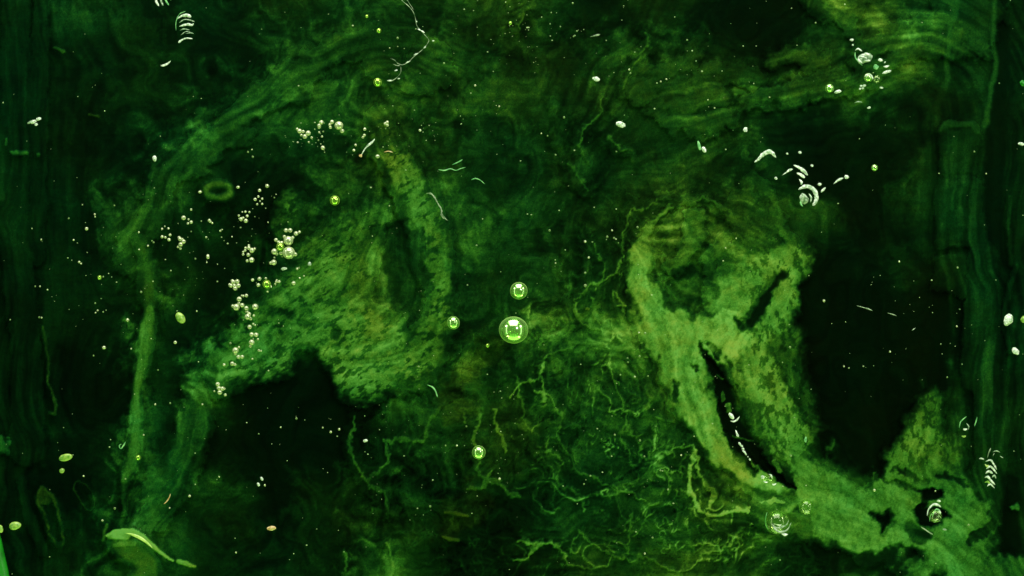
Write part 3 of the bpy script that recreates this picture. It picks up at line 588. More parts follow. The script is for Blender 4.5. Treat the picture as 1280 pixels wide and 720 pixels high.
for a in [
    (642, 412.5, 19.8, 'plain', 'largest round glassy bubble near the centre with bright rim reflections', (1, .92, 1)),
    (648.5, 363.5, 11.8, 'plain', 'medium glassy bubble just above the largest bubble', (1, .99, 1)),
    (566.8, 403.5, 8.6, 'plain', 'small silvery bubble left of the largest central bubble', (.98, 1.03, 1)),
    (598.5, 565.5, 9.2, 'plain', 'green-rimmed bubble alone in the vein web, below the central bubbles', (1, 1, 1)),
    (418.5, 250.5, 6.6, 'green', 'yellow-green bubble above the mottled patch', (1, 1, 1)),
    (472, 103, 5.4, 'green', 'yellow-green bubble beside the curled end of the long pale fibre', (1, 1.1, 1)),
    (1037, 110.5, 5.8, 'plain', 'round bubble at the left end of the upper right glint cluster', (1, 1, 1)),
    (1093.2, 209.6, 4.4, 'plain', 'small lone bubble in dark liquid right of the silvery crescents', (1, 1, 1)),
    (1008, 634, 10, 'clear', 'clear bubble resting on the pale drift below the dark slot', (1, 1.05, 1)),
    (971.5, 653, 16, 'clear', 'large nearly invisible clear bubble low at the edge of the pale drift', (1, 1, 1)),
    (609.5, 432, 2.6, 'green', 'tiny green bubble at lower left of the largest central bubble', (1, 1, 1)),
    (172.8, 572, 3.6, 'green', 'small dim green bubble stuck on the narrow bright tail at left', (1, 1, 1)),
    (319, 383.5, 4.1, 'pearl', 'single pearly bubble right of the bead chain over the mottled patch', (1, 1, 1)),
    (403.5, 184.7, 2.8, 'pearl', 'single small pearly bubble below the upper bubble row', (1, 1, 1)),
    (229.5, 272.3, 3.0, 'pearl', 'single pearly bubble under the oval green ring, left side', (1, 1, 1)),
    (334, 232.5, 2.5, 'pearl', 'single tiny pearly bubble right of the oval green ring', (1, 1, 1)),
    (367, 354, 2.8, 'pearl', 'bright white tiny bubble at the left edge of the mottled patch', (1, 1, 1)),
    (472, 195.5, 2.5, 'pearl', 'small pearly bubble below the tapered white fibre', (1.15, 1, 1)),
    (124.5, 347, 3, 'green', 'small yellow-green bubble in the dark left part', (1, 1, 1)),
    (108.3, 286, 2.3, 'pearl', 'pale bubble in the dark left part, left of the long arc foot', (1, 1, 1)),
    (130, 434.5, 2.2, 'pearl', 'pale bubble left of the top of the narrow bright tail', (1.2, 1, 1)),
    (159.5, 400, 2.2, 'pearl', 'pale bubble touching the top of the narrow bright tail', (1, 1, 1)),
    (219, 428, 2.2, 'pearl', 'pale bubble between the bright oval drop and the mottled patch', (1, 1, 1)),
    (259.8, 320.8, 2.5, 'pearl', 'upright oval pale bubble left of the pearly cluster', (.9, 1.3, 1)),
    (250, 240, 2.1, 'pearl', 'tiny pale bubble just left of the oval green ring', (1.2, .9, 1)),
    (297.5, 234, 2.1, 'pearl', 'tiny pale bubble just right of the oval green ring', (1.2, .9, 1)),
    (473.5, 38.5, 3.2, 'green', 'blurred yellow-green bubble near the top, left of the long pale fibre', (1, 1, 1)),
    (458.5, 20.5, 2.2, 'green', 'tiny yellow-green bubble near the top edge, left of the long pale fibre', (1, 1, 1)),
    (638, 29, 2.4, 'green', 'tiny yellow-green bubble near the top edge at the middle', (1, 1, 1)),
    (737, 434.5, 0.01, 'clear', None, (1, 1, 1)),
    ]:
    if a[4]: bubble(a[0], a[1], a[2], a[3], a[4], sc=a[5])

CLUSTERS = [
 ('largest cluster of pearly bubbles, upper left of the mottled patch', [(361, 316, 8.2), (360.5, 301, 6.3), (350.5, 308.5, 5.4, 'green'), (369, 318, 2.7), (351.5, 316.5, 2.7), (357.5, 288, 2.8), (362.7, 288, 2.9), (370, 292, 3), (374.3, 290, 1.9), (345, 300, 2.5), (348.3, 303, 2.3), (355.5, 296, 2.4), (352, 304, 3), (366, 297, 2.2)]),
 ('pair of pearly bubbles left of the largest cluster', [(343, 314.5, 4.1), (346, 317.5, 2.1), (343, 322, 1.3)]),
 ('pair of merged pearly bubbles under the largest cluster', [(342.3, 328, 3.8), (338.5, 328.8, 2.3)]),
 ('loose pearly cluster left of the largest cluster', [(314.5, 325, 3.6), (309, 326, 2.1), (315, 313, 3.4), (311, 310, 2.5), (306.5, 313, 1.9), (304, 318, 1.8), (310.5, 318.5, 2.6), (311, 307, 1.7), (307, 310, 1.9), (318.3, 311, 1.7), (304, 315, 1.6)]),
 ('tight rosette of pearly bubbles above the bead chain', [(291.5, 352.5, 3), (296.5, 352, 3.1), (298, 357, 3), (294, 360.5, 3), (288.5, 357, 2.8), (287, 355.5, 1.7), (293, 357, 2.8), (290.5, 351, 2.2)]),
 ('round olive-centred bubble with tiny satellites between rosette and patch', [(333.5, 355.3, 5.6, 'green'), (332.3, 348, 1.7), (338.5, 358, 1.5), (334.5, 364.5, 1.5)]),
 ('three loose pearly bubbles right of the rosette', [(324.3, 348.6, 2.6), (323, 356.3, 2.5), (315.8, 350, 2.2)]),
 ('row of tiny pale bubbles right of the olive-centred bubble', [(345.5, 352, 1.8), (349, 352, 2), (344, 355, 1.4), (346, 350, 1.3)]),
 ('bunch of pearly bubbles at the top of the bead chain', [(299, 374, 3.4), (295.3, 384, 4.4), (291, 382.5, 2.1), (302.7, 381.5, 3), (308, 385.2, 3), (298.5, 379.5, 2.2), (307.5, 389.5, 1.5)]),
 ('trio of tiny pale bubbles above the bead chain', [(308, 369.5, 2.4), (304, 370, 1.7), (302, 369.5, 1.2)]),
 ('second bunch in the bead chain over the patch', [(309.5, 396, 4), (311.5, 392.5, 2.5), (317.3, 394.5, 1.8), (313.3, 398.5, 2.1), (309.5, 390, 1.9)]),
 ('small triple bubble midway down the bead chain', [(312, 408.7, 3), (316.5, 405, 1.6), (319, 406.5, 1.3)]),
 ('side by side pair of pearly bubbles in the bead chain', [(314.5, 418, 3), (320.2, 418.5, 3), (322.3, 424, 1.5), (316.5, 423.5, 1)]),
 ('pearly bubble with a smaller one hanging below in the bead chain', [(314.5, 428, 3.8), (313, 432.8, 1.9)]),
 ('large pearly pair low on the left of the bead chain', [(294.3, 438, 4.2), (298.6, 434, 1.6), (294.3, 442, 2.2)]),
 ('two equal small pearls below the large pearly pair', [(298, 446, 2.6), (302.7, 446, 2.6)]),
 ('lowest pair of pearls on the left side of the patch', [(290.3, 454.5, 2.8), (293.8, 455.8, 1.8), (280.2, 456, 2)]),
 ('isolated pearly cluster below the patch corner', [(272.3, 480.3, 3), (273.5, 485, 2.9), (278, 485.8, 2.9), (274.7, 490.5, 3.2), (281.6, 493.5, 2), (280.5, 486, 1.6), (268, 489, 1.3)]),
 ('leftmost cluster of the upper bubble row', [(371.5, 161.3, 1.9), (374.5, 164, 3.1), (379, 164.5, 2.1), (385.2, 166.5, 3.4), (381.2, 170.7, 3.1), (376.7, 168.7, 1.9), (389.5, 172, 1.7)]),
 ('pair of pale bubbles second from left in the upper row', [(401.6, 153, 3), (399, 157, 2.6), (399, 159.2, 2)]),
 ('three stacked pale bubbles left of the round pearl in the upper row', [(415, 152.5, 2.7), (412.3, 156, 2.1), (413, 159.2, 2.1)]),
 ('round pearl with a small one below at the right end of the upper row', [(423.6, 157, 5.6), (427.5, 163.7, 2.9)]),
 ('three tiny bubbles touching above the pale fibre, upper middle', [(484, 153, 2.3), (481.6, 154.7, 2.1), (484.3, 156.5, 2)]),
 ('two tiny brownish bubbles left of the tapered white fibre', [(456, 161.5, 2.1), (455.5, 169, 1.9), (453.7, 171.7, 1.6)]),
 ('pair of tiny pale bubbles far left of the tapered fibre', [(444.5, 181.3, 1.7), (442.3, 187.8, 1.9)]),
 ('tiny trio right of the single pearl under the oval ring', [(239, 277.7, 2.3), (235.7, 274.3, 1.4), (235, 279.3, 1.6)]),
 ('slanting tiny pair right of the pearl under the oval ring', [(261.5, 275.5, 2), (262.8, 277, 1.8), (265.3, 278.8, 1.4)]),
 ('ring of tiny bubbles with an empty middle, below right of the oval ring', [(301.2, 274, 2.6), (298.6, 269.5, 1.5), (307.3, 276, 2.8), (309, 270, 2), (303, 265, 1), (306.7, 264.7, 1.6), (311.8, 265.2, 1.4), (304.2, 272.3, 1.6)]),
 ('square of tiny bubbles under the small crescent bubble', [(319, 249.3, 2.2), (323, 245.7, 1.6), (327.7, 248.5, 1.6), (321.5, 255.3, 1.5), (327.8, 255, 1.5), (325, 251.5, 1.1), (324.5, 238, 2.2)]),
 ('upright little cluster beside the foot of the long arc', [(225.2, 299, 2.7), (224, 297, 2), (229.5, 302, 2.9), (226, 305.5, 3), (222.6, 308.6, 1.6), (225.6, 310.6, 1.7), (228, 299, 1.6)]),
 ('hollow loop of tiny bubbles left of the upright little cluster', [(202.7, 296, 2.1), (206.8, 296.8, 1.7), (211.3, 299.6, 2.3), (212.6, 293.7, 1.9), (210.6, 285.6, 1.5), (202.6, 286, 1.4), (206, 283, 1)]),
]
for lab, bl in CLUSTERS:
    r = empty('bubble_cluster', W(bl[0][0], bl[0][1], 0)); tag(r, lab, 'bubble cluster', 'clusters of pearly bubbles')
    for q in bl: bubble(q[0], q[1], q[2], q[3] if len(q) > 3 else 'pearl', parent=r)

# tiny bubbles that nothing tells apart
for x, y, r in [(399, 165.5, 1.7), (404, 164.5, 1.4), (402.5, 170.7, 1.8), (398, 175.3, 1.4), (372, 178, 1.4), (386, 177.7, 1.5), (401, 180, 1), (371.5, 336, 2), (373.8, 334.8, 1.6), (374.7, 347.5, 1.5),
                (380, 345, 1.3), (323.5, 438, 1.9), (326.3, 438.5, 1.5), (315.5, 448.6, 1.5), (288, 429, 1.9), (239, 262, 1.8), (275.5, 288.5, 1.7), (257.7, 296.6, 1.6), (258.5, 328, 1.3), (244.3, 323.5, 1.6),
                (86, 273, 1.4), (118.5, 268, 1.6), (119, 271, 1.2), (92, 300, 1.6), (84.7, 322.5, 1.3), (99, 327.6, 1.9), (101.5, 329.5, 1.4), (129, 346, 1.4), (44, 358, 1.3), (50, 358, 1.3), (49, 396.6, 1.5),
                (52, 397, 1.4), (119, 379, 1.4), (122, 388, 1.4), (129, 390, 1.3), (119.5, 391, 1.2), (164, 436, 1.3), (174, 312, 1.3), (173.6, 290.3, 1.4), (185, 307.3, 1.6), (192, 303, 1.5), (190, 301, 1.2),
                (239, 289.5, 1.1), (197.5, 462.5, 1.4), (117, 444.5, 1.3), (246, 389, 1.3), (176.5, 365, 1.9), (143, 256.8, 1.2), (51.5, 299.5, 1.4), (343, 247, 1.2), (345, 243, 1), (360, 277.5, 1.3), (335, 278, 1.1), (318.5, 271, 1),
                (290, 296, 1.2), (277.7, 287, 1.1), (310, 190, 1.6), (316, 196, 1.8), (315, 187, 1.2), (525, 163, 2.2), (487, 60, 1), (497, 47.5, 1.9), (555, 79, 1.6), (594, 106.8, 1.6), (624, 133, 1.4), (705, 146.7, 1.8),
                (716, 4, 1.6), (687, 288, 1.8), (731.5, 302, 2), (736, 322, 1.8), (759, 296, 1.9), (765, 288, 1.5), (767.5, 297.5, 1.6), (770, 299, 1.2), (740.5, 302.5, 1.3), (694, 325, 1.2), (694.5, 329, 1.2), (731.8, 357, 2.6),
                (731.5, 341, 1.9), (797, 284, 1.8), (798.7, 415.8, 1.4), (806.5, 416.5, 2), (799.5, 445.3, 1.6), (785, 452.7, 1.4), (793.5, 471, 1.6), (775.5, 468.5, 1.4), (810, 470, 1.3), (800, 550.5, 1.8), (768.5, 543.5, 1.6),
                (805.5, 570.5, 1.4), (851.5, 569, 1.4), (825.5, 588, 1.6), (738, 594.8, 1.6), (730, 605, 1.5), (835, 612, 1.6), (806, 692, 1.6), (815.7, 672, 1.6), (537.7, 632.8, 1.8), (370.5, 523, 1.9), (351, 534, 1.3),
                (413.5, 540, 1.9), (424, 536.5, 1.9), (403.5, 534.5, 1.4), (331, 606.5, 1.7), (456, 520, .9), (194, 505.5, 1.6), (212.7, 504, 1.5), (253, 505.5, 1.5), (179.5, 543.7, 1.3), (156.8, 598.6, 1.5), (104.5, 595, 1.5),
                (128, 650.5, 1.7), (143.5, 635.5, 1.9), (237, 620, 2), (274, 596, 1.3), (295, 690.5, 1.5), (212, 635, 1.2), (605, 518, 0.1), (571, 557, 1.6), (557, 557, 1.3), (583, 533, 1.4), (624.5, 598.5, 2.1), (541, 600, 1.2),
                (1027, 240, 0.1), (1030, 376, 2.1), (1112.5, 439.5, 1.6), (1196, 408, 1.5), (1124, 327, 1.6), (1197, 334.5, 1.7), (1019.5, 28.5, 1.4), (987.5, 434, 1.9), (1055, 458, 1.4), (1184, 471.5, 1.4), (988.7, 569.7, 1.8),
                (1093, 612.8, 2.2), (1210.7, 656.3, 1.9), (975, 700, 1.4), (1100, 0, .1), (773, 303.5, 1.1), (907, 310, 1.2), (904, 326, 1.2), (833, 99, 1.4), (826, 102, 1.3), (786.5, 87, 1.6), (788, 91.5, 1.5), (689, 15.8, 1.2), (717, 45.5, 1.4),
                (859, 50, 1.4), (694.5, 193.5, 1.4), (676.7, 166.7, 1.2), (684.5, 169.8, 1.2), (770.5, 189.5, 1.3), (1218, 189.5, 1.4), (1232.7, 217, 1.2)]:
    if r < .5: continue
    reg = ('dark left part', 'tiny pale bubbles of the dark left part') if x < 270 else ('upper middle and bubble rows', 'tiny pale bubbles among the rows') if x < 640 else ('open right half', 'tiny pale bubbles of the right half')
    bubble(x, y, r*.85, 'dim' if (x*7+y*3) % 10 < (6 if x > 640 else 3.5) else 'pearl', 'tiny pale bubble, one of many alike scattered in the '+reg[0], reg[1], name='tiny_bubble', z=random.uniform(-.01, .012))

# dust too fine to count
bm = bmesh.new(); rng = random.Random(5); n = 0
proto = bmesh.new(); bmesh.ops.create_icosphere(proto, subdivisions=1, radius=1); pv = [v.co.copy() for v in proto.verts]; pf = [[v.index for v in f.verts] for f in proto.faces]; proto.free()
hot = [(205, 310, 70, 60), (300, 330, 60, 80), (120, 350, 60, 60), (530, 160, 60, 25), (390, 175, 40, 25), (640, 250, 300, 160), (850, 480, 90, 120), (400, 560, 130, 70), (1130, 430, 80, 80), (760, 60, 200, 60), (640, 40, 60, 30), (620, 560, 80, 80)]
while n < 900:
    if rng.random() < .5: h = rng.choice(hot); x = rng.gauss(h[0], h[2]*.7); y = rng.gauss(h[1], h[3]*.7)
    else: x = rng.uniform(-60, 1340); y = rng.uniform(-60, 780)
    r = .33+.75*rng.random()**3
    c = W(x, y, rng.uniform(-.018, .01)); s = r*.001; sx = rng.uniform(.8, 1.5)
    vs = [bm.verts.new((c.x+v.x*s*sx, c.y+v.y*s, c.z+v.z*s)) for v in pv]
    for f in pf: bm.faces.new([vs[i] for i in f]).smooth = True
    n += 1
me = bpy.data.meshes.new('suspended_specks'); bm.to_mesh(me); bm.free()
tag(link('suspended_specks', me, M_SPECK), 'fine pale specks suspended all through the murky green liquid', kind='stuff')

# ---------------------------------------------------------------- fibres, crescents, flakes
def tube_into(bm, pts, z, sides=8, flat=.6, jitter=0.0, seed=0):
    """pts (px, py, radius px): smooth tapered round body"""
    rg = random.Random(seed); P = [np.array(p, float) for p in pts]
    E = [2*P[0]-P[1]]+P+[2*P[-1]-P[-2]]; Q = []
    for i in range(1, len(E)-2):
        L = np.hypot(*(E[i+1]-E[i])[:2]); n = max(2, int(L/1.8))
        for k in range(n):
            t = k/n; a, b, c, d = E[i-1], E[i], E[i+1], E[i+2]
            Q.append(.5*((2*b)+(-a+c)*t+(2*a-5*b+4*c-d)*t*t+(-a+3*b-3*c+d)*t**3))
    Q.append(P[-1]); rings = []; n = len(Q)
    for k, q in enumerate(Q):
        a = Q[max(0, k-1)]; b = Q[min(n-1, k+1)]; d = (b-a)[:2]; d = d/(np.hypot(*d)+1e-9); nx, ny = -d[1], d[0]
        r = max(.12, q[2]*.86)*(1+rg.uniform(-jitter, jitter))
        if k in (0, n-1): r *= .35
        ring = []
        for s in range(sides):
            t = 2*math.pi*s/sides; j_ = 1+rg.uniform(-jitter, jitter)*1.2; o = r*math.cos(t)*j_; h = r*flat*math.sin(t)*j_
            p = W(q[0]+nx*o, q[1]+ny*o, z); p.z += h*.001; ring.append(bm.verts.new(p))
        rings.append(ring)
    for A, Bq in zip(rings[:-1], rings[1:]):
        for s in range(sides): bm.faces.new((A[s], A[(s+1) % sides], Bq[(s+1) % sides], Bq[s])).smooth = jitter < .12
    bm.faces.new(rings[0][::-1]); bm.faces.new(rings[-1])
def finish(bm, name, mat, anchor, parent=None):
    bmesh.ops.recalc_face_normals(bm, faces=bm.faces)
    for v in bm.verts: v.co -= anchor
    me = bpy.data.meshes.new(name); bm.to_mesh(me); bm.free()
    o = link(name, me, mat)
    if parent: o.parent = parent; o.location = anchor-parent.location
    else: o.location = anchor
    return o
def tube(name, pts, mat, label=None, cat=None, z=.004, parent=None, group=None, jitter=.13, flat=.6):
    bm = bmesh.new(); tube_into(bm, pts, z, jitter=jitter, seed=int(pts[0][0]*7), flat=flat)
    o = finish(bm, name, mat, W(pts[0][0], pts[0][1], z), parent)
    if label: tag(o, label, cat, group)
    return o
def lump(name, px, py, rx, ry, rot, mat, label=None, cat=None, z=.004, parent=None, rough=.22, seed=None, group=None, sub=2):
    bm = bmesh.new(); bmesh.ops.create_icosphere(bm, subdivisions=sub, radius=1)
    rg = random.Random(seed if seed is not None else int(px*13+py)); dirs = [(Vector((rg.gauss(0, 1), rg.gauss(0, 1), rg.gauss(0, 1))).normalized(), rg.uniform(-rough, rough)) for _ in range(7)]
    c, s = math.cos(math.radians(rot)), math.sin(math.radians(rot)); an = W(px, py, z)
    for v in bm.verts:
        k = 1+sum(a*max(0, v.co.dot(d))**3 for d, a in dirs)*1.6; x, y, zz = v.co.x*rx*k, v.co.y*ry*k, v.co.z*min(rx, ry)*.8*k
        v.co = Vector(((x*c-y*s)*.001, -(x*s+y*c)*.001, zz*.001))+an
    for f in bm.faces: f.smooth = sub > 2
    for v in bm.verts: v.co += Vector((rg.uniform(-1, 1), rg.uniform(-1, 1), rg.uniform(-1, 1)))*(.00012*min(rx, ry) if sub < 3 else 0)
    o = finish(bm, name, mat, an, parent)
    if label: tag(o, label, cat, group)
    return o

# long pale fibre at the top: dim core with bright knots
r = empty('pale_fibre', W(521, 30, 0)); tag(r, 'long thin pale fibre curling down from the top edge, with broken bright beads', 'fibre')
tube('strand', [(496, -8, 0.31), (503, 1, 0.37), (510, 7, 0.37), (516, 14, 0.43), (519, 22, 0.37), (521, 32, 0.37), (526, 38, 0.37), (533, 46, .35), (536, 51, .35), (530, 60, 0.37), (522, 67, 0.37), (515, 73, 0.31), (510, 78, 0.37), (503, 81, 0.43), (497, 79, 0.37), (493, 75, 0.37), (488, 73, 0.31)], M_FIBRE, parent=r)
tube('strand', [(501, 83, 0.25), (501, 90, 0.25), (497, 96, 0.43), (491, 100.5, 0.50), (487, 101.5, 0.50), (484, 100.5, 0.31)], M_FIBRE, parent=r)
tube('strand', [(505, -6, 0.25), (513, 6, 0.25), (517, 12, 0.25)], M_FIBRE, parent=r)
tube('strand', [(491, 80, 0.31), (496, 82, 0.50), (500, 82, 0.25)], M_FIBRE, parent=r)
for a in [(522, 36, 526, 38), (526, 38, 531, 41), (517, 69, 523, 66.5), (507, 79, 513, 76), (529.5, 60, 532.5, 58.5), (540, 51, 543, 51), (493, 88.5, 497, 87.5), (520.5, 28, 521, 26), (484, 100.8, 491, 100.5), (497, 98.5, 500, 98)]:
    tube('bead', [(a[0], a[1], .6), ((a[0]+a[2])/2, (a[1]+a[3])/2, .95), (a[2], a[3], .5)], M_WHITE, parent=r, z=.006)
tube('white_fibre', [(468.5, 173.5, .6), (466, 177, 1.3), (461, 181, 1.5), (457, 185, .9), (453.5, 190.5, .6), (451.5, 194, .8)], M_WHITE, 'tapered white fibre slanting below the upper bubble row', 'fibre', .005)
lump('tan_flake', 451, 194.5, 2.3, 2.1, 20, M_ORANGE, 'tiny brownish flake at the lower tip of the tapered white fibre', 'flake', .008)
tube('twisted_fibre', [(533, 242, .7), (538, 241.5, .9), (543, 246, .9), (546, 252, .7), (549, 257, .9), (552, 262, .9), (552, 268, 1.1), (555, 272, 1), (560, 276, .6)], M_FIBRE, 'short twisted pale fibre beside the upper lobe of the mottled patch', 'fibre', .004, jitter=.5)
tube('green_fibre', [(534, 481, .4), (540, 483.5, .9), (544, 488, 1.0), (547, 496.5, .5)], M_FGREEN, 'small hooked pale green fibre below right of the mottled patch', 'fibre')
tube('green_fibre', [(548, 212, .4), (556, 213, .8), (563, 211, .6), (570, 213, .5), (575, 211, .5), (582, 209, .3)], M_FGREEN, 'faint green fibre lying flat right of the tapered white fibre', 'fibre')
tube('green_fibre', [(565, 206, .4), (572, 203, .7), (578, 199.5, .8)], M_FGREEN, 'short faint green fibre just above the flat green fibre', 'fibre')
tube('green_fibre', [(589, 225, .4), (594, 223, .8), (600, 225, .5), (606, 230, .4)], M_FGREEN, 'faint curved green fibre right of the flat green fibre', 'fibre')
tube('pale_fibre', [(480, 190, .3), (486, 189, .7), (491, 190.5, .5)], M_ORANGE, 'tiny brownish fibre right of the tapered white fibre', 'fibre')
tube('clear_rod', [(738, 46, .5), (744, 44.5, 1.0), (750, 43, 1.6)], M_FIBRE, 'tiny clear rod with a bright tip near the top, right of centre', 'rod')
tube('green_fibre', [(152, 555, .5), (149, 557, .8), (151, 561, .8), (155, 556, 1), (157, 552, .5)], M_FGREEN, 'tiny folded green wisp beside the narrow bright tail', 'fibre')
tube('pale_fibre', [(1071, 382, .4), (1078, 384, .5), (1085, 386, .8), (1091, 388.5, .3)], M_FIBRE, 'faint dashed pale fibre across the black hollow on the right', 'fibre')
tube('pale_fibre', [(1109, 391, .3), (1116, 393, .6), (1121, 395, .3)], M_FIBRE, 'faint short pale fibre right of the dashed one in the black hollow', 'fibre')
tube('pale_fibre', [(1140, 413, .6), (1144, 410, .6)], M_WHITE, 'tiny white dash in the black hollow on the right', 'fibre')
tube('olive_thread', [(205, 630, .5), (209, 626, .8), (212, 621, .6), (213, 617, .3)], M_ORANGE, 'tiny brownish thread at the foot of the dull green streak', 'thread')

# light glints modelled as opaque silvery crescents
r = empty('glint_stack', W(230, 35, 0)); tag(r, 'stack of nested silvery crescents of painted glint near the top left', 'crescent')
for p, m in [([(222, 23.5, .7), (226, 20.5, 1.1), (232, 19, 2.3), (239, 21, 1.8)], M_WHITE), ([(224, 28.5, .4), (230, 24.5, .8), (237, 25, .7), (243, 27, .9)], M_GREYG), ([(224, 33, .5), (229, 31.5, 1.4), (235, 30.5, 1.9), (240, 31.5, 1.3), (242, 29, .9)], M_WHITE),
             ([(223, 53.5, 2.0), (227, 50, 1), (233, 47.8, 1), (241, 48.5, .5)], M_WHITE), ([(220, 38, .3), (220, 28, .5), (224, 18, .5), (232, 14, .3)], M_FGREEN), ([(225, 38, .3), (230, 36, .8), (237, 37.5, .5)], M_GREYG), ([(232, 42, .3), (238, 41, .6), (242, 42, .7)], M_GREYG), ([(226, 44, .3), (232, 39.5, .5), (238, 40, .4)], M_GREYG)]:
    tube('crescent', p, m, parent=r)
tube('glint_crescent', [(201, 82, 1.7), (206, 81.5, 1.6), (210, 79, 1.2), (213.5, 76, .5)], M_WHITE, 'single white upturned crescent of painted glint at the top left, below the nested stack', 'crescent')
r = empty('glint_tuft', W(203, 2, 0)); tag(r, 'ragged green and white tuft of painted glint cut by the top edge at left', 'shimmer')
for p, m in [([(195, -6, 1), (195.5, 2, 1.6), (198.5, 7.5, 1.2)], M_WHITE), ([(200, -4, 1), (202, 3, 1.2), (204, 7, .8)], M_GREYG), ([(206, -4, 1.3), (208, 2, 1.3), (211, 6.5, 1)], M_FGREEN), ([(211, -3, 1), (214, 0, 1.0)], M_FGREEN)]: tube('crescent', p, m, parent=r)
tube('glint_crescent', [(943, 203, .6), (948, 199, 2.0), (953, 194, 2.6), (959, 190, 2.8), (965, 191, 2.8), (970, 197, .8)], M_WHITE, 'thick white arched crescent of painted glint, leftmost of the silvery group on the right', 'crescent', jitter=.16)
r = empty('glint_pair', W(1003, 212, 0)); tag(r, 'two nested bright crescents of painted glint above the big hooked crescent', 'crescent')
for p in ([(992, 206.5, .8), (998, 209, 1.9), (1004, 213, 2.2), (1009.5, 219, 1.5)], [(996, 216, 1.2), (1001, 218.5, 1.8), (1006, 222, 2.5)], [(999, 224, .8), (1002, 228, 1.6), (1001, 231, .8)]): tube('crescent', p, M_GLINT, parent=r, jitter=.16)
r = empty('hooked_glint', W(1010, 245, 0)); tag(r, 'big hooked silvery crescent with a mottled green core, largest painted glint on the right', 'crescent')
tube('hook', [(998, 237, .8), (1004, 234, 2.2), (1010, 233, 2.8), (1017, 237, 3.4), (1020.5, 244, 3.4), (1020, 251, 2.8), (1016, 257, 1.6)], M_GLINT, parent=r, jitter=.16)
lump('shimmer', 1005, 250, 5.4, 5.8, 30, M_GREYG, parent=r, rough=.5); tube('hook', [(1000, 246, .8), (1003, 243.5, 1.5), (1007, 246, 1.2)], M_WHITE, parent=r, z=.008); tube('hook', [(1001, 251, .8), (1001, 255, 1.3), (1003.5, 258, .8)], M_FGREEN, parent=r, z=.008)
tube('hook', [(1011, 242, .8), (1014, 247, 1.4), (1013, 253, 1.0)], M_GREYG, parent=r, z=.007)
tube('glint_chain', [(1042, 230, .5), (1046, 226.5, 1.2), (1050, 224, 1.8), (1054, 222.5, 1)], M_GLINT, 'small silvery comma of painted glint sloping up to the right of the hooked crescent', 'crescent')
tube('glint_chain', [(1026.5, 240.5, 1), (1029, 237, 1.9), (1032, 234.5, 2.0)], M_GLINT, 'small silvery lump of painted glint touching the right side of the hooked crescent', 'crescent', jitter=.2)
tube('glint_chain', [(978, 219, .4), (983, 215.5, 1), (988, 212, 1.6), (991, 211.5, 1)], M_GLINT, 'small dashed silvery arc of painted glint between the arched crescent and the nested pair', 'crescent', jitter=.2)
for x, y, rr, t in [(1058.3, 221.5, 2.9, 'white flake at the outer end of the rising silvery comma'), (1024.5, 230, 1.9, 'tiny white flake above the lump beside the hooked crescent'), (970, 223, 1.8, 'tiny white flake below the arched crescent'), (1000, 190.5, 1.9, 'tiny white flake above the nested crescents'), (1015.3, 207.3, 1.5, 'tiny dim flake right of the nested crescents'), (984, 192, 1.3, 'dim tiny flake between arched crescent and nested pair')]:
    lump('white_flake', x, y, rr*1.1, rr*.85, 10, M_WHITE, t, 'flake')
# upper right cluster: light glints modelled as solid pieces among bubbles and flakes
r = empty('ruffled_bubble', W(1080, 72, 0)); tag(r, 'ruffled grey-white bubble in the upper right glint cluster', 'bubble')
lump('core', 1079, 73, 7, 6.5, 0, M_GREYG, parent=r, rough=.45)
for p in ([(1080, 67, 1.5), (1084, 67.5, 2), (1088, 70, 1.4)], [(1073, 73, .8), (1075, 77, 1.6), (1078, 79, 1.1)], [(1081, 76, .8), (1085, 75.5, 1.4), (1088, 76, 1)], [(1074, 70, .5), (1079, 71, .8), (1084, 73, .8)]): tube('ruffle', p, M_GLINT, parent=r, z=.010)
r = empty('glint_ring', W(1073, 66, 0)); tag(r, 'open painted green glint ring with a white cap beside the ruffled bubble', 'crescent')
tube('cap', [(1069, 63, .6), (1073, 61, 1.4), (1077.5, 64, .9)], M_GLINT, parent=r); tube('side', [(1069, 65, .5), (1069, 71, .9), (1073, 77, .6), (1078, 82, .6)], M_FGREEN, parent=r)
r = empty('stacked_glints', W(1104, 82, 0)); tag(r, 'stepped stack of painted white glint dashes with green shimmer, right end of the upper right cluster', 'shimmer')
for p, m in [([(1097.5, 75, 1.8), (1101, 75, 2.3), (1103.5, 76, 1.2)], M_WHITE), ([(1105, 79, 1), (1107, 77, 1.1)], M_GLINT), ([(1104.5, 83, 1.2), (1108, 83.3, 1.6), (1111.5, 82, 1.2)], M_WHITE), ([(1103, 92, 1.3), (1108, 90, 1.8), (1114, 88.5, 1.6)], M_WHITE)]: tube('dash', p, m, parent=r, z=.008)
lump('shimmer', 1095, 83.5, 3.2, 4.6, 20, M_FGREEN, parent=r, rough=.5)
r = empty('bubble_cluster', W(1086, 97, 0)); tag(r, 'greenish bubble with silvery cap low in the upper right glint cluster', 'bubble cluster')
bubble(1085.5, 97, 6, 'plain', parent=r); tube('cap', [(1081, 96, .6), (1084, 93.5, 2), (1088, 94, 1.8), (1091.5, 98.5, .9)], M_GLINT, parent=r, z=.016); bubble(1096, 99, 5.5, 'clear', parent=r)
lump('white_flake', 1065, 50, 3, 1.6, 0, M_WHITE, 'small white flake at the top left of the upper right glint cluster', 'flake')
lump('white_flake', 1066, 56, 1.2, 1.2, 0, M_GLINT, 'tiny flake hanging under the topmost flake of the upper right cluster', 'flake')
r = empty('flake_bunch', W(1078, 109, 0)); tag(r, 'bunch of white crumbs under the greenish bubble, upper right cluster', 'flake')
for x, y, a, b in [(1075, 111, 1.6, 1.5), (1078.5, 110.5, 1.8, 1.2), (1080, 107.3, 2.4, 1.2), (1076.5, 107.5, 1.6, 1.2)]: lump('crumb', x, y, a, b, -10, M_WHITE, parent=r)
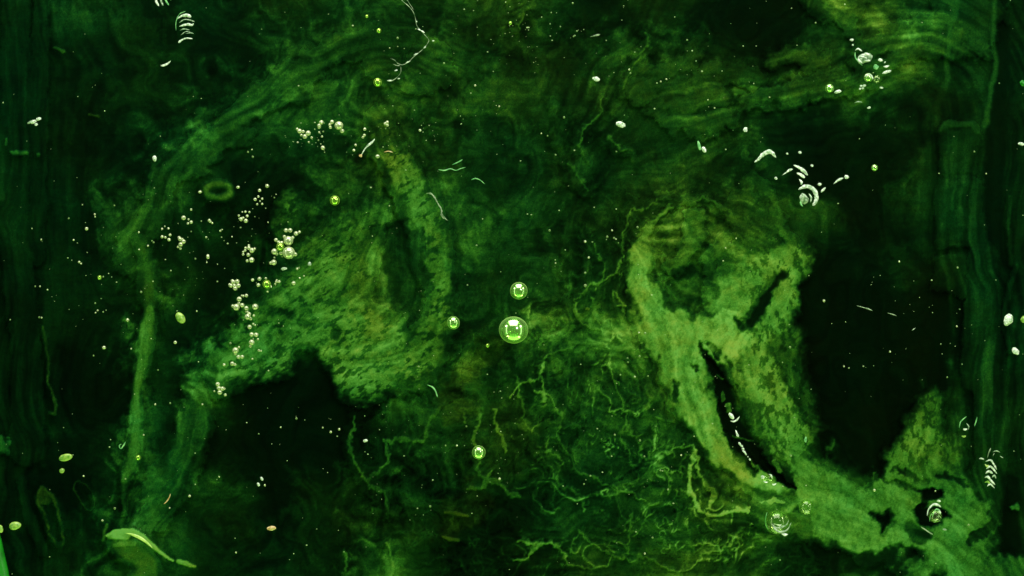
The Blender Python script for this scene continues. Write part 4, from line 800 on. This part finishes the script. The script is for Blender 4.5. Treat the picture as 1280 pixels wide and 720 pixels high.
lump('white_flake', 1047, 114.6, 4.5, 2.2, -14, M_WHITE, 'oblong white flake touching the round bubble, upper right', 'flake')
lump('white_flake', 1101.7, 109.8, 2.3, 1.3, 0, M_WHITE, 'small white flake at the lower right of the upper right cluster', 'flake')
lump('white_flake', 1086.3, 134.5, 2.6, 1.5, -15, M_WHITE, 'lone white flake below the upper right cluster', 'flake')
tube('glint_crescent', [(1068, 128.5, .3), (1073, 127, .9), (1078, 128, .3)], M_GREYG, 'thin grey crescent of painted glint just left above the lone white flake', 'crescent')
# light glints inside the slot, modelled as white pieces
r = empty('slot_glint_drop', W(914, 520, 0)); tag(r, 'painted glint, a bright white drop with a curved tail inside the dark slot', 'drop')
lump('drop', 914.2, 520, 2.6, 4.0, -30, M_WHITE, parent=r); tube('tail', [(913, 526, .6), (917, 527, 1), (921, 525, 1.2), (924.5, 520.5, .5)], M_GLINT, parent=r)  # drop-shaped painted glint and its tail
tube('slot_glint', [(919.5, 537.5, .8), (920.8, 541, 1.3), (923, 546, 1.6)], M_GLINT, 'upper narrow painted white glint in the dark slot, below the bright drop-shaped glint', 'sparkle', jitter=.2)
r = empty('slot_sparkles', W(928, 558, 0)); tag(r, 'chain of painted white sparkles stepping down the left side of the dark slot', 'sparkle')
for x, y, a, b in [(925, 554.5, 2.6, 1.4), (927.5, 557.5, 1.8, 1.2), (929, 561.5, 1.6, 1.3), (930.5, 565, 2.6, 1.4), (932.3, 568, 1.2, .9), (937.3, 574, 1.6, 1.2), (935, 571, .8, .8)]: lump('sparkle', x, y, a, b, 45, M_WHITE, parent=r, rough=.4)
r = empty('bubble_cluster', W(956, 600, 0)); tag(r, 'clear bubbles with white caps at the foot of the dark slot', 'bubble cluster')
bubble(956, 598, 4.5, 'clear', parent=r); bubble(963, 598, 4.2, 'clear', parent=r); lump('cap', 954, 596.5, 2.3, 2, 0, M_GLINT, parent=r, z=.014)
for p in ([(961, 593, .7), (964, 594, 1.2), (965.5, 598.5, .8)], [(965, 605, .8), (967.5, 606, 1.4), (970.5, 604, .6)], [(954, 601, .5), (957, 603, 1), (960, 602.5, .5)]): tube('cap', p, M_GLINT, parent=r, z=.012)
tube('green_crescent', [(959, 640, .3), (957, 648, .6), (957.5, 656, 1.0), (960, 662, .8)], M_FGREEN, 'bright green arc on the left of the nearly invisible clear bubble', 'crescent')
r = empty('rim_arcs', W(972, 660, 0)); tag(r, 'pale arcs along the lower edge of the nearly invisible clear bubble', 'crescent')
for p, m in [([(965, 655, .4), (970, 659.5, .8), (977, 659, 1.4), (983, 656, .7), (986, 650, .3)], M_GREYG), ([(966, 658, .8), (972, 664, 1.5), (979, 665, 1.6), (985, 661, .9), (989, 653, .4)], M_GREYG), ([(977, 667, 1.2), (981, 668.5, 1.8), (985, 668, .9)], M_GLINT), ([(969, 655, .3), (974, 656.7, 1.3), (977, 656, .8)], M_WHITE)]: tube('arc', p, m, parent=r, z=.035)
# glints of a water dimple in the dark hole lower right, modelled as arcs
r = empty('dimple_glints', W(1169, 643, 0)); tag(r, 'ribbed dimple glints painted as nested bright arcs in the dark hole at lower right', 'drop')
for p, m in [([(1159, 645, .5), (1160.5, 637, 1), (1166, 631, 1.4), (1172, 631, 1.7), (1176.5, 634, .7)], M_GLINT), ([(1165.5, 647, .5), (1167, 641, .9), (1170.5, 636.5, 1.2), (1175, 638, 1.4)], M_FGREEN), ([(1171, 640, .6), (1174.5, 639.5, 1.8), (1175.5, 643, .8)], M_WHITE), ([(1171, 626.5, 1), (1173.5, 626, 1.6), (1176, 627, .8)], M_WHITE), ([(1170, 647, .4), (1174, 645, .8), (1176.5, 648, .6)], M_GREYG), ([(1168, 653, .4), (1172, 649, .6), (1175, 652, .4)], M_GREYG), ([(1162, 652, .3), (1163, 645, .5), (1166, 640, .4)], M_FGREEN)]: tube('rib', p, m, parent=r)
bubble(1169, 645, 9, 'clear', parent=r, z=0)
tube('pale_fibre', [(1151, 658.5, .4), (1155, 661, .9), (1160, 664.5, .8), (1166, 668, 1)], M_FIBRE, 'thin pale fibre under the ribbed glints at lower right', 'fibre')
lump('white_flake', 1181, 662, 2.2, 1.1, 10, M_GREYG, 'dim flake right below the ribbed glints', 'flake')
# light glints modelled as barbs and arcs: feathery shimmer lower right
r = empty('feathery_glints', W(1238, 590, 0)); tag(r, 'feathery painted silver-green glints near the right edge, low', 'shimmer')
for p, m in [([(1238.5, 560, .8), (1236, 566, .7), (1234, 573, .4)], M_FIBRE), ([(1224, 573.5, .6), (1227, 573, 1.1), (1230, 574, .5)], M_GLINT), ([(1232, 577, .6), (1238, 575, 1.2), (1242, 580, 1.2), (1246, 587, .8)], M_GLINT),
             ([(1231, 580, .8), (1234, 583, 1.6), (1236, 581, .6)], M_YGREEN), ([(1233, 586, 1), (1238, 583, 1.6), (1243, 588, 1.2), (1246, 592, .6)], M_GLINT), ([(1232, 592, 1), (1236, 589, 1.8), (1241, 592, 1.1)], M_GLINT),
             ([(1231, 597, 1), (1235, 596, 1.6), (1239, 601, 1.4), (1244, 606, .8)], M_GLINT), ([(1231, 603, 1), (1235, 602, 1.5), (1238, 606, 1.2)], M_YGREEN), ([(1240, 597, .8), (1243, 594, 1.4), (1245, 598, .8)], M_GREYG),
             ([(1234, 608, .8), (1238, 605, 1.5), (1243, 610, .5)], M_GLINT), ([(1241, 565, .4), (1246, 563.5, .9), (1250, 565.5, .4)], M_GREYG), ([(1250, 570, .4), (1254, 572.5, .7)], M_GREYG), ([(1241, 570, .3), (1243, 566.5, .6)], M_GREYG)]: tube('barb', p, m, parent=r)
r = empty('faint_glint', W(1207, 530, 0)); tag(r, 'faint painted glint of two thin green arcs above the feathery glints', 'drop')
for p, m in [([(1199, 535, .3), (1201, 527, .8), (1208, 520.5, .5)], M_FGREEN), ([(1218, 533, .5), (1220, 527, .8), (1221.5, 521, .4)], M_FGREEN), ([(1204, 536, 1), (1206.5, 537, 1.5), (1209, 536, .8)], M_GLINT), ([(1208, 529, .5), (1211, 533, .9), (1210, 537, .5)], M_GREYG), ([(1202, 545, .8), (1205, 545.8, 1.5), (1207.5, 545, 1)], M_YGREEN)]: tube('arc', p, m, parent=r)

# single flakes and blobs
for a in [
    (775, 155.3, 5, 3.6, 10, M_WHITE, 'bright white angular flake in the upper middle'), (745, 98.5, 4.6, 2.7, 15, M_WHITE, 'white triangular flake above left of the angular flake'),
    (932, 162, 3.2, 3.6, 0, M_GLINT, 'crumbly pale flake above the arched crescent'), (879.5, 186.5, 2.4, 4.5, -25, M_WHITE, 'white flake against the small green leaf shape'),
    (457, 551, 2.7, 2.1, 0, M_WHITE, 'single white flake in the dark lower middle'), (339.5, 660.7, 5.6, 2.5, -4, M_ORANGE, 'tan oblong flake low at left of centre'),
    (327.5, 598.5, 1.8, 2.8, -25, M_WHITE, 'upper of two small white dashes in the dark lower left'), (323, 605.5, 1.7, 2.6, -25, M_WHITE, 'lower of two small white dashes in the dark lower left'),
    (1261, 400, 5.2, 7, 20, M_WHITE, 'larger white blob near the right edge'), (1269.5, 439.5, 4, 6, -30, M_WHITE, 'smaller white blob below the larger one near the right edge'),
    (1277, 180, 4.5, 1.6, 8, M_WHITE, 'white dash cut by the right edge'), (193.3, 198.5, 2.6, 4, -15, M_WHITE, 'small upright white flake left of the long arc'),
    (354.8, 336, 4.2, 2.1, -8, M_WHITE, 'flat white flake below the largest bubble cluster'), (386.7, 330.5, 2.3, 2.8, 10, M_GREYG, 'dim grey flake right of the largest bubble cluster'),
    (1073.5, 553, 1.6, 3.6, 0, M_FGREEN, 'invisible') if False else (1007, 550, 1.6, 4.0, 5, M_FGREEN, 'small upright green flake in the frayed inner edge of the drift'),
    (1206, 400, 0, 0, 0, None, None), (1178, 391, 5, 3, 0, M_GREYG, None)]:
    if a[6]: lump('white_flake' if a[5] in (M_WHITE, M_GLINT) else 'flake', *a[:6], a[6], 'flake')
lump('green_leaf_scrap', 874, 182, 2.0, 6.2, -12, M_FGREEN, 'small green leaf-shaped scrap beside a white flake', 'scrap')
lump('yellow_blob', 1280, 400, 4, 4, 0, M_YGREEN, 'yellow-green blob cut by the right edge beside the white blob', 'blob')
lump('green_blob', 1279, 104, 5, 4, 20, M_SLIVER, 'bright green blob cut by the right edge near the top', 'blob')
r = empty('white_crumbs', W(42, 152, 0)); tag(r, 'small bunch of white and bluish crumbs at the upper left edge', 'flake')
lump('crumb', 48.5, 148.5, 3.4, 2.3, -20, M_WHITE, parent=r, rough=.4); lump('crumb', 42, 152, 4.6, 2.6, -25, M_WHITE, parent=r, rough=.4); lump('crumb', 45, 155.5, 2.4, 1.5, -20, M_WHITE, parent=r); lump('crumb', 37, 153, 3.2, 1.4, -30, M_GREYG, parent=r)
lump('bright_drop', 225.5, 397.5, 5.2, 8, -32, M_YGREEN, 'bright oval yellow-green drop between the tail and the patch', 'drop', rough=.08, sub=3)
lump('capsule', 82, 572, 9, 4.6, -12, M_YGREEN, 'bright green capsule at the lower left', 'capsule', rough=.1, sub=3)
lump('yellow_blob', 77.5, 588.5, 3.4, 3, 0, M_YGREEN, 'small yellow-green dot under the bright green capsule', 'blob', rough=.1, sub=3)
lump('capsule', 19, 657.5, 8, 5.2, -12, M_YGREEN, 'bright green capsule near the left edge, low', 'capsule', rough=.1, sub=3)
lump('yellow_blob', 1, 661, 3, 5, -10, M_YGREEN, 'yellow-green blob cut by the left edge beside the capsule', 'blob', rough=.1, sub=3)
lump('yellow_blob', 77, 64, 8, 2.2, 28, M_FGREEN, None); 
o = bpy.data.objects.get('yellow_blob.002'); 
for o in list(bpy.data.objects):
    if o.name.startswith('yellow_blob') and 'label' not in o: bpy.data.objects.remove(o)
film('olive_smudge', comp([(3.4, 1.8, [(68, 61, .3), (80, 67, .8)])], wig=.3), 'small slanting olive smudge in the upper left', -.02, .3, None, .7, 2.6, cat='smudge')
film('olive_smudge', comp([(3.0, 1.8, [(113, 145, .8), (122, 145, .8)])], wig=.3), 'small flat olive smudge left of the long arc', -.02, .6, None, .7, 2.6, cat='smudge')
film('olive_smudge', comp([(4.2, 1.6, [(733, 384.5, .6), (736, 385, .6)])], wig=.2), 'tiny bright olive smudge inside the vein loop right of centre', -.02, .5, None, .7, 2.6, cat='smudge')
film('green_smudge', comp([(3.4, 2.2, [(15, 189, 1), (32, 191, 1)]), (3.2, 2, [(48, 193, 1)]), (3, 1.6, [(9, 173, .5), (9, 180, .5)])], wig=.3), 'row of blurred green smudges at the upper left edge', -.02, 0, None, .7, 2.6, cat='smudge')

# ---------------------------------------------------------------- wet lump and glass sliver at the lower left
def dome(name, outline, height, mat, label, cat, z=-.03, ridge_line=None, seed=3):
    """closed rounded body over an outline, with its crest pushed towards the upper edge"""
    P = np.array(outline, float); n = len(P); bm = bmesh.new(); cx, cy = P.mean(0)
    cr = np.array(ridge_line, float); rings = []
    steps = 14
    for k in range(steps+1):
        t = k/steps; ring = []
        for i in range(n):
            q = cr[np.argmin(np.hypot(*(cr-P[i]).T))]*.55+np.array([cx, cy])*.45 if False else None
            d = np.hypot(*(cr-P[i]).T); wgt = np.exp(-d/28); tgt = (cr*wgt[:, None]).sum(0)/wgt.sum()
            pt = P[i]*(1-t*.97)+tgt*t*.97; h = math.sin(t*math.pi/2)**.8*height
            v = W(pt[0], pt[1], z); v.z += h*.001; ring.append(bm.verts.new(v))
        rings.append(ring)
    for A, Bq in zip(rings[:-1], rings[1:]):
        for i in range(n): bm.faces.new((A[i], A[(i+1) % n], Bq[(i+1) % n], Bq[i])).smooth = True
    bm.faces.new(rings[0][::-1]); bm.faces.new(rings[-1]).smooth = True
    o = finish(bm, name, mat, W(cx, cy, z)); tag(o, label, cat); return o
def smooth_closed(pts, m=5):
    P = [np.array(p, float) for p in pts]; n = len(P); Q = []
    for i in range(n):
        a, b, c, d = P[i-1], P[i], P[(i+1) % n], P[(i+2) % n]
        for k in range(m):
            t = k/m; Q.append(tuple(.5*((2*b)+(-a+c)*t+(2*a-5*b+4*c-d)*t*t+(-a+3*b-3*c+d)*t**3)))
    return Q
E = comp([(4.0, 7, [(145, 680, 4), (165, 690, 8), (185, 706, 8), (180, 725, 12)]), (7.0, 2.4, [(137, 671, 2), (146, 668.5, 4), (158, 669, 4)]), (5.4, 3, [(143, 682, 1), (156, 678, 3), (168, 679, 2)]),
          (8.0, 1.4, [(133, 670, .8), (142, 664.5, 1.6), (154, 663, 2), (166, 664.5, 2.6), (178, 670.5, 2.8), (188, 678.5, 2), (198, 688, 1.2), (208, 695, .7), (216, 700, .4)]),  # lit crest painted into the pigment
          (6.5, 2.0, [(222, 701, .8), (232, 704, 2.2), (243, 708, .8)]), (4.0, 2.2, [(129, 676, .2), (130, 664, .4), (134, 655, .2)])], wig=.15)
film('wet_lump', E, 'glossy wet green lump with its lit shoulder painted bright, cut by the bottom edge', -.02, .38, .85+.2*T_f+.25*ST2, .8, 2.4, cat='lump', relief=.002)
tube('painted_highlight', [(157, 666.5, .3), (163, 667.5, 1.2), (170, 670, 2.1), (177, 673.5, 2.3), (184, 678.5, 1.6), (191, 685.5, .4)], M_SHINE, 'whitish painted highlight along the shoulder of the glossy green lump', 'ridge', z=-.018, jitter=.05)  # specular highlight modelled as a pale tube
dome('glass_sliver', smooth_closed([(-30, 640), (-8, 655), (0, 668), (4, 684), (8, 702), (12, 722), (14, 745), (-30, 745)]), 10, M_SLIVER,
     'sliver of bright green glass cut by the lower left corner', 'glass', ridge_line=[(-12, 670), (-8, 700), (-6, 730)])
